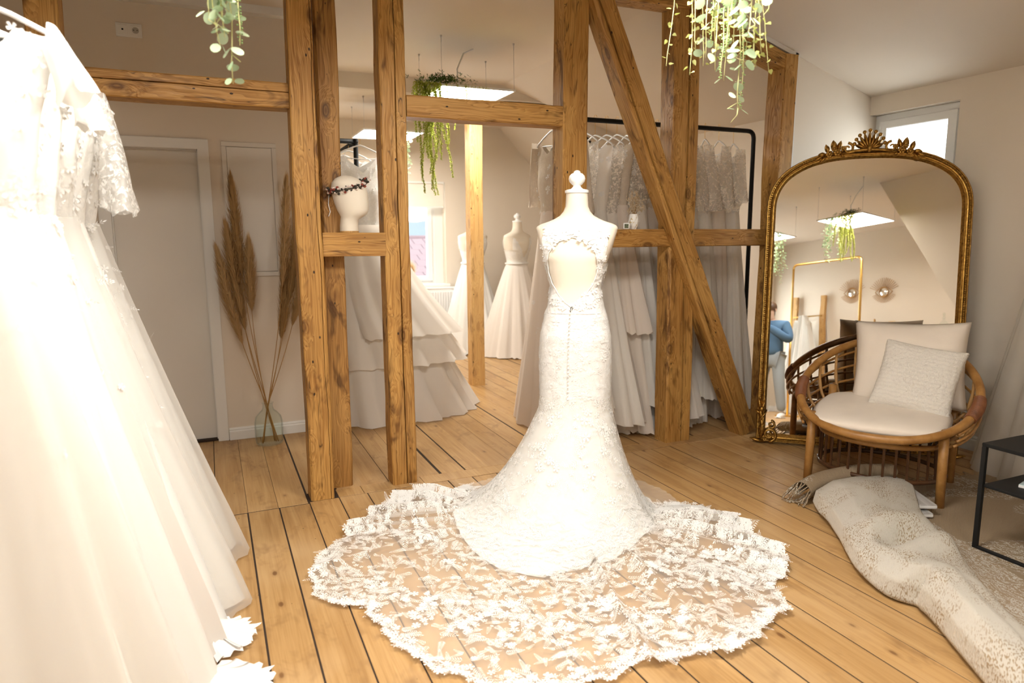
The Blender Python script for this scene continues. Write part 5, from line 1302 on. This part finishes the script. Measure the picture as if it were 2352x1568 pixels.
# ------------------------------------------------------------------ far room: dressed forms, radiator, blind, sill vase
def dressed_form(x, y, rz, lb_form, lb_gown, seed, blush=False, hemr=.46, zsc=.97):
    t = empty('dress_form', (x, y, 0), rz, lb_form, 'mannequin', 'dress forms in the far room'); t.scale = (1, 1, zsc)
    MB().grid(lambda i, j: torso(2*pi*i/40, zs[j]), 40, len(zs)-1, True).build('torso', M['linen'], t, smooth=True)
    kn_ = clone(kn0, t); kn_.name = 'knob_cap'
    MB().tube([(0, 0, .01), (0, 0, .72)], .016, 10).build('pole', M['black'], t); MB().lathe([(0, 0), (.15, 0), (.15, .012), (.02, .03), (0, .03)], 24).build('foot_plate', M['black'], t)
    g = empty('wedding_gown', (x, y, 0), rz, lb_gown, 'dress', 'gowns on the far dress forms'); g.scale = (1, 1, zsc)
    b = MB(); N, Z = 64, 34; op = []
    for j in range(Z+1):
        z = 1.05+(1.462-1.05)*j/Z
        for i in range(N):
            ph = 2*pi*i/N; p = torso(ph, z, .008); b.v.append(tuple(p)); k = False
            if p.y > 0 and z > 1.20 and abs(p.x) < (z-1.20)*.50: k = True
            if p.y < 0 and z > 1.28 and abs(p.x) < .12: k = True
            if abs(cos(ph)) > .90 and z > 1.29: k = True
            op.append(k)
    for j in range(Z):
        for i in range(N):
            q = (j*N+i, j*N+(i+1) % N, (j+1)*N+(i+1) % N, (j+1)*N+i)
            if not any(op[k] for k in q): b.f.append(q)
    b.build('bodice', M['lace_white'], g, smooth=True)
    MB().tube([torso(2*pi*i/40, 1.115, .010) for i in range(40)], .014, 6, True).build('belt', M['lace_white'], g, smooth=True)
    def f(i, j):
        ph = 2*pi*i/96; u = j/36; a = lerp(.132, hemr, u**.85); bb = lerp(.108, hemr*.95, u**.85)
        m_ = 1+(.05*sin(13*ph+seed)+.03*sin(29*ph+2*seed))*min(1, u*1.4); z = lerp(1.115, .0, u)
        return (a*m_*cos(ph), bb*m_*sin(ph), max(.008+.03*abs(nz(ph*7, seed))*(u > .9), z))
    MB().grid(f, 96, 36, True).build('skirt', M['blush' if blush else 'white_cloth'], g, smooth=True)
    return t, g
kn0 = kn_hero
dressed_form(3.34, 7.46, radians(202), 'dress form in the far room right of the pale post', 'v neck tulle gown on the far form right of the pale post', 3, True)
dressed_form(2.93, 7.86, radians(195), 'dress form in the far room half hidden by the pale post', 'white gown on the far form half hidden by the pale post', 7, False, .42)
rd = empty('radiator', (2.00, 8.24, .20), label='white panel radiator under the far window', cat='radiator')
MB().bevbox((0, -.06, 0), (.86, .0, .565), .006).build('panel_body', M['white'], rd)
rib = MB().bevbox((-.011, -.072, .03), (.011, -.058, .52), .004).mesh('rib'); rib.materials.append(M['white'])
for k in range(25): link('rib', rib, None, rd, (.03+k*.0333, 0, 0))
MB().bevbox((-.003, -.068, .555), (.863, .0, .575), .004).build('top_grille', M['white'], rd)
MB().tube([(.80, -.03, .0), (.80, -.03, -.19)], .009, 8).build('pipe', M['white'], rd); MB().tube([(.80, -.03, .0), (.80, -.03, -.045)], .018, 8).build('valve', M['black'], rd)
bl = empty('roller_blind', (0, 0, 0), label='cream roller blind covering the top of the far window', cat='blind')
MB().box((WX0-.01, YB-.012, 1.765), (WX1-.025, YB-.009, 2.05)).build('blind_cloth', M['cushion'], bl); MB().bevbox((WX0-.02, YB-.03, 2.045), (WX1-.02, YB-.002, 2.072), .004).build('cassette', M['trim'], bl); MB().bevbox((WX0-.01, YB-.017, 1.755), (WX1-.025, YB-.005, 1.772), .003).build('bottom_bar', M['trim'], bl)
sv_ = empty('striped_vase', (2.255, 8.30, .812), label='black and white striped vase of brown dried grass on the far window sill', cat='vase')
for k in range(8):
    r0, r1 = .045+.012*sin(pi*k/8), .045+.012*sin(pi*(k+1)/8); MB().lathe([(r0, .016*k), (r1, .016*(k+1))], 20).build('band', M['black'] if k % 2 else M['white'], sv_, smooth=True)
gr = MB()
for k in range(500):
    a = rc.uniform(0, 2*pi); s0_ = rc.uniform(0, .10); b0 = Vector((.02*cos(a), .02*sin(a), .12)); e = Vector((s0_*cos(a)+.05*rc.random(), s0_*sin(a)*.5, .14+rc.uniform(.04, .20)-s0_*.5)); wv = Vector((.0022, 0, 0)); gr.add([b0-wv, b0+wv, e], [(0, 1, 2)])
tag(gr.build('dried_grass', M['pampas'], sv_, fix=False), kind='stuff')

# ------------------------------------------------------------------ outside the far window
def ext(name, label, cat, group=None): return empty(name, label=label, cat=cat, group=group)
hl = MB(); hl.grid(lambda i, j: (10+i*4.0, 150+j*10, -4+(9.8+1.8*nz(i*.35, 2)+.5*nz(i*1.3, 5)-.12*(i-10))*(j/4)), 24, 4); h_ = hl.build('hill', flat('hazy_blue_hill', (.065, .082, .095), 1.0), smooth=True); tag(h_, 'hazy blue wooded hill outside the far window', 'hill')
M['conifer'] = flat('hazy_conifer', (.020, .034, .033), 1.0)
for k, (x, y, hgt, zb) in enumerate(((7.6, 27.5, 3.0, -2.4), (8.4, 29, 2.3, -2.2), (9.0, 28, 1.9, -2.2), (8.0, 31, 1.8, -2.0))):
    tr = ext('conifer_tree', ['tallest dark conifer outside the far window', 'second conifer right of the tallest one outside', 'small conifer at the right edge of the far window', 'low conifer behind the others outside'][k], 'tree', 'conifers outside the window'); tr.location = (x, y, zb)
    cr_ = MB()
    for q in range(9):
        z0 = hgt*(.12+.1*q); r0 = (.95-.10*q)*.62
        cr_.grid(lambda i, j: ((r0*(1+.22*((i % 2)*2-1))*(1-j/2))*cos(2*pi*i/18), (r0*(1+.22*((i % 2)*2-1))*(1-j/2))*sin(2*pi*i/18), z0-.10*(i % 2)*(1-j/2)+hgt*.17*j/2), 18, 2, True)
    cr_.build('crown', M['conifer'], tr); MB().tube([(0, 0, -2), (0, 0, hgt*.9)], .07, 6).build('trunk', M['rattan_dark'], tr)
rf_ = ext('tiled_roof', 'pinkish red tiled roof of the neighbouring house outside the window', 'roof'); M['tile'] = flat('faded_red_roof_tile', (.10, .062, .068), .8)
tl = MB().bevbox((-.14, -.2, 0), (.14, .2, .035), .012).mesh('roof_tile'); tl.materials.append(M['tile'])
for r_ in range(9):
    for c_ in range(9):
        link('roof_tile', tl, None, rf_, (4.05+c_*.285+(.14 if r_ % 2 else 0), 13.6+r_*.31, .35-.02+r_*.115), (radians(20), 0, 0))
MB().tube([(3.9, 16.4, 1.36), (6.7, 16.4, 1.36)], .07, 10).build('ridge_cap', M['tile'], rf_, smooth=True)
# ================================================================== behind the camera (seen in the mirror)
gr_ = empty('gold_rack', (.03, -.865, 0), label='tall slim gold clothes rail reflected in the gilt mirror', cat='clothes rack')
gp = [(-.06, 0, .02), (-.06, 0, 2.10)] + arc3((-.06, 0, 2.10), (-.06, 0, 2.17), (.01, 0, 2.17)) + [(.93, 0, 2.17)] + arc3((.93, 0, 2.17), (1.0, 0, 2.17), (1.0, 0, 2.10)) + [(1.0, 0, .02)]
MB().tube(gp, .016, 10).build('frame', M['gold_metal'], gr_, smooth=True)
for x in (-.06, 1.0): MB().bevbox((x-.02, -.22, 0), (x+.02, .22, .022), .004).build('foot', M['gold_metal'], gr_)
for x in (-.06, 1.0): MB().tube([(x-.02, 0, 1.93), (x+.02, 0, 1.93)], .005, 6).build('pin', M['gold_metal'], gr_)
for k, (x, lean, lb) in enumerate(((-1.22, .10, 'left driftwood board standing against the rear wall in the reflection'), (-.68, -.03, 'right driftwood board standing against the rear wall in the reflection'))):
    timber('driftwood_board', (x-lean, -2.34, .0), (x, -2.385, 1.95), .11, .05, lb, 60+k, mat='timber_pale', amp=.028, cat='board', wane=.02)
tv = empty('tulle_drape', (-.92, -2.20, 0), label='pale tulle drape hanging between the two driftwood boards in the reflection', cat='drape')
def td(i, j):
    u, v = i/70*2-1, j/30; w = lerp(.16, .46, v**.8); y = .05*sin(u*17+v)+.03*sin(u*31+2)+.10*v*(1-u*u)
    return (u*w, y, max(.01, lerp(1.62-.25*u*u*(1-v), .01, v)))
MB().grid(td, 70, 30).build('drape_cloth', M['white_cloth'], tv, smooth=True)
MB().tube([(-.30, -.10, 1.60), (.24, -.14, 1.62)], .010, 8).build('rod', M['gold_metal'], tv)
for k, (x, z, lb) in enumerate(((.306, 1.936, 'eye shaped wall mirror farther right in the reflection'), (-.221, 1.960, 'eye shaped wall mirror beside the gold rail in the reflection'))):
    e = empty('eye_mirror', (x, YREAR+.012, z), label=lb, cat='wall mirror', group='eye shaped wall mirrors')
    mb = MB(); mb.lathe([(0, .018), (.03, .015), (.055, .008), (.066, 0)], 28); mb.xf(Matrix.Rotation(-pi/2, 4, 'X')); mb.build('iris_mirror', M['mirror'], e, smooth=True)
    mb = MB(); mb.tube([(.069*cos(2*pi*i/32), .006, .069*sin(2*pi*i/32)) for i in range(32)], .006, 6, True)
    for sg in (-1, 1): mb.tube([(-.135+.27*i/20, .006, sg*.078*sin(pi*i/20)) for i in range(21)], .0045, 6)
    mb.build('eye_frame', M['rattan_pale'], e, smooth=True)
    mb = MB()
    for i in range(17):
        a = pi*(.12+.76*i/16); p = (-.135+.27*(1-(a/pi)), .006, .078*sin(pi*(1-a/pi))); mb.tube([p, (p[0]+.13*cos(a), .006, p[2]+.13*sin(a)*1.05)], .0032, 5); mb.tube([(p[0], .006, -p[2]), (p[0]+.085*cos(a), .006, -p[2]-.085*sin(a))], .0032, 5)
    mb.build('lashes', M['rattan_pale'], e)
sh_ = empty('wall_shelf', (.62, YREAR, 1.34), label='narrow pale wall shelf behind the armchair reflection', cat='shelf')
MB().bevbox((-.62, .002, -.012), (.72, .16, .012), .003).build('board', M['timber_pale'], sh_)
for x in (-.4, .5): MB().prism([(x, .002, -.012), (x, .13, -.012), (x, .002, -.12)], (.012, 0, 0)).build('bracket', M['trim'], sh_)
bn = empty('wooden_rabbit', (.19, YREAR+.09, 1.353), label='small wooden rabbit figure on the rear shelf', cat='figurine')
MB().ball((0, 0, .045), .045, 12, 9, (1.25, .8, 1)).build('body', M['timber_pale'], bn, smooth=True); MB().ball((.045, 0, .10), .027, 10, 8).build('head', M['timber_pale'], bn, smooth=True)
for y in (-.010, .010): MB().ball((.036, y, .148), .030, 8, 6, (.35, .22, 1)).build('ear', M['timber_pale'], bn, smooth=True)
js = empty('jewellery_stand', (.50, YREAR+.09, 1.353), label='tiny brass T shaped jewellery stand on the rear shelf', cat='jewellery stand')
MB().lathe([(0, 0), (.03, 0), (.03, .006), (.004, .010), (.004, .13), (0, .13)], 14).build('stem', M['gold_metal'], js); MB().tube([(-.05, 0, .128), (.05, 0, .128)], .004, 6).build('bar', M['gold_metal'], js)
bt = empty('glass_bottle', (1.24, YREAR+.09, 1.353), label='clear glass decanter with ball stopper on the rear shelf', cat='bottle')
MB().lathe([(0, .002), (.045, .002), (.052, .02), (.050, .07), (.030, .10), (.016, .115), (.016, .135), (.02, .138)], 24).build('vessel', M['glass'], bt, smooth=True)
mb = MB(); mb.ball((0, 0, .15), .020, 10, 8); mb.ball((0, 0, .18), .015, 10, 8); mb.ball((0, 0, .203), .018, 10, 8); mb.build('stopper', M['glass'], bt, smooth=True)

# ------------------------------------------------------------------ the photographer
def skinned(name, pts, edges, rad, m, parent, sub=2, root=0):
    me = bpy.data.meshes.new(name); me.from_pydata(pts, edges, []); me.update()
    o = link(name, me, m, parent); o.modifiers.new('skin', 'SKIN'); me.skin_vertices.data if False else None
    if not me.skin_vertices: me.skin_vertices.new() if hasattr(me.skin_vertices, 'new') else None
    sv = me.skin_vertices[0].data
    for k, r in enumerate(rad): sv[k].radius = (r, r) if not hasattr(r, '__len__') else r; sv[k].use_root = (k == root)
    o.modifiers['skin'].use_smooth_shade = True
    s_ = o.modifiers.new('sub', 'SUBSURF'); s_.levels = sub; s_.render_levels = sub
    return o
def with_skin(me):
    bm = bmesh.new(); bm.from_mesh(me); bm.verts.layers.skin.verify(); bm.to_mesh(me); bm.free()
M['skin'] = flat('warm_skin', (.62, .40, .29), .5); M['sweater'] = flat('denim_blue_sweater', (.085, .17, .29), .9); M['jeans'] = flat('grey_blue_jeans', (.30, .335, .36), .85); M['hair'] = flat('brown_hair', (.09, .045, .02), .5)
PX, PY = .20, -.24
ph = empty('person', (PX, PY, 0), -radians(24), 'person in blue sweater, grey jeans and white sneakers raising a camera, in the mirror', 'person')
# local: +y forward, +x right.  The lens sits ahead and to the left.
HIP = .80
J = {'pel': (0, 0, HIP), 'waist': (0, .0, .93), 'chest': (0, .01, 1.10), 'ust': (0, .0, 1.22), 'neck': (-.02, .01, 1.31), 'headb': (-.04, .04, 1.37), 'head': (-.05, .05, 1.45), 'htop': (-.05, .04, 1.53),
     'shR': (.155, .0, 1.235), 'elR': (.235, .05, 1.03), 'wrR': (-.02, .17, 1.22), 'shL': (-.165, .0, 1.235), 'elL': (-.27, .06, 1.04), 'wrL': (-.22, .19, 1.22),
     'hR': (.085, .0, .78), 'knR': (.13, .06, .44), 'anR': (.175, .05, .08), 'hL': (-.085, 0, .78), 'knL': (-.12, .03, .44), 'anL': (-.13, -.06, .08)}
names_ = list(J); idx = {k: i for i, k in enumerate(names_)}
E_ = [('pel', 'waist'), ('waist', 'chest'), ('chest', 'ust'), ('ust', 'neck'), ('neck', 'headb'), ('headb', 'head'), ('head', 'htop'), ('ust', 'shR'), ('shR', 'elR'), ('elR', 'wrR'), ('ust', 'shL'), ('shL', 'elL'), ('elL', 'wrL'), ('pel', 'hR'), ('hR', 'knR'), ('knR', 'anR'), ('pel', 'hL'), ('hL', 'knL'), ('knL', 'anL')]
R_ = {'pel': .115, 'waist': .105, 'chest': .115, 'ust': .09, 'neck': .045, 'headb': .06, 'head': .082, 'htop': .06, 'shR': .055, 'elR': .040, 'wrR': .028, 'shL': .055, 'elL': .040, 'wrL': .028, 'hR': .085, 'knR': .058, 'anR': .040, 'hL': .085, 'knL': .058, 'anL': .040}
def skin_part(name, keys, grow, m, sub=2):
    ks = [k for k in names_ if k in keys]; ix = {k: i for i, k in enumerate(ks)}
    me = bpy.data.meshes.new(name); me.from_pydata([J[k] for k in ks], [(ix[a], ix[b]) for a, b in E_ if a in ix and b in ix], []); with_skin(me)
    o = link(name, me, m, ph); o.modifiers.new('skin', 'SKIN').use_smooth_shade = True
    for i, k in enumerate(ks): sv = me.skin_vertices[0].data[i]; g = grow.get(k, .012) if isinstance(grow, dict) else grow; sv.radius = (R_[k]+g, R_[k]+g); sv.use_root = (i == 0)
    md = o.modifiers.new('sub', 'SUBSURF'); md.levels = sub; md.render_levels = sub
    return o
skin_part('body', set(names_), 0.0, M['skin'])
skin_part('sweater', {'pel', 'waist', 'chest', 'ust', 'shR', 'elR', 'wrR', 'shL', 'elL', 'wrL'}, {'pel': .028, 'waist': .055, 'chest': .04, 'ust': .03, 'shR': .035, 'shL': .035, 'elR': .045, 'elL': .045, 'wrR': .014, 'wrL': .014}, M['sweater'])
skin_part('jeans', {'pel', 'hR', 'knR', 'anR', 'hL', 'knL', 'anL'}, {'pel': .006, 'hR': .018, 'hL': .018, 'knR': .014, 'knL': .014, 'anR': .020, 'anL': .020}, M['jeans'])
for sx, k in ((1, 'anR'), (-1, 'anL')):
    a = Vector(J[k]); mb = MB()
    def shoe(i, j):
        u = j/10; t_ = 2*pi*i/16; y = lerp(-.075, .165, u); w = .040*sin(pi*min(1, u*.86+.10))**.5; h = lerp(.085, .050, u)*(sin(pi*min(1, u*.80+.16))**.5)
        return (a.x+w*cos(t_), a.y+y, max(.0, h*.5+h*.5*sin(t_)))
    mb.grid(shoe, 16, 10, True); sh = mb.build('sneaker', M['paint_white'], ph, smooth=True); MB().bevbox((a.x-.036, a.y-.072, 0), (a.x+.036, a.y+.150, .016), .006).build('sole', M['white'], sh)
hc = Vector(J['head']); mb = MB(); mb.grid(lambda i, j: (hc.x+.100*sin(pi*.62*j/8)*cos(2*pi*i/24), hc.y-.018+.108*sin(pi*.62*j/8)*sin(2*pi*i/24), hc.z+.028+.098*cos(pi*.62*j/8)), 24, 8, True); mb.tube([(hc.x, hc.y-.10, hc.z+.02), (hc.x, hc.y-.125, hc.z-.05), (hc.x+.01, hc.y-.105, hc.z-.17)], [.05, .045, .02], 10); mb.build('hair', M['hair'], ph, smooth=True)
mb = MB(); mb.ball((hc.x, hc.y+.098, hc.z-.012), .014, 8, 6, (.8, 1, 1.4)); mb.build('nose', M['skin'], ph, smooth=True)
for sx in (-1, 1):
    MB().ball((hc.x+sx*.030, hc.y+.082, hc.z+.012), .010, 8, 6, (1.3, .6, .8)).build('eye', M['white'], ph, smooth=True); MB().ball((hc.x+sx*.092, hc.y+.0, hc.z-.005), .022, 8, 6, (.35, .7, 1.2)).build('ear', M['skin'], ph, smooth=True)
MB().ball((hc.x, hc.y+.088, hc.z-.048), .016, 8, 6, (1.3, .5, .4)).build('mouth', flat('lip_red', (.45, .16, .13), .5), ph, smooth=True)
for side, k in ((1, 'wrR'), (-1, 'wrL')):
    w = Vector(J[k]); ctr = Vector((-.115, .225, 1.27)); d = (ctr-w).normalized(); up = Vector((0, 0, 1)); sdv = d.cross(up).normalized(); mb = MB()
    pc = w+d*.045; mb.grid(lambda i, j: tuple(pc+d*(.045*cos(pi*j/8)*-1)+sdv*(.014*sin(pi*j/8)*cos(2*pi*i/12))+up*(.036*sin(pi*j/8)*sin(2*pi*i/12))), 12, 8, True)
    for f in range(4):
        b0 = pc+d*.030+up*(.026-.017*f); L = (.062, .070, .066, .052)[f]; mb.tube([b0, b0+d*L*.5+sdv*side*.012, b0+d*L*.75+sdv*side*-.010, b0+d*L*.8+sdv*side*-.026], [.0085, .008, .0075, .006], 8)
    b0 = pc+up*.030; mb.tube([b0, b0+up*.022+d*.018, b0+up*.026+d*.042], [.010, .009, .007], 8)
    mb.build('hand', M['skin'], ph, smooth=True)
cm_ = empty('photo_camera', (-.10, .205, 1.26), 0, None, None)
cm_.location = Vector((PX, PY, 0)) + Matrix.Rotation(-radians(24), 3, 'Z') @ Vector((-.115, .215, 1.27)); cm_.rotation_euler = (0, 0, -radians(24)); tag(cm_, 'black camera held up by the person', 'camera')
MB().bevbox((-.068, -.035, -.045), (.068, .0, .045), .008).build('camera_body', M['black'], cm_); MB().bevbox((-.022, -.035, .040), (.022, -.005, .065), .006).build('viewfinder_hump', M['black'], cm_)
MB().tube([(0, -.005, 0), (0, .022, 0)], .032, 18).build('lens_barrel', M['black'], cm_)
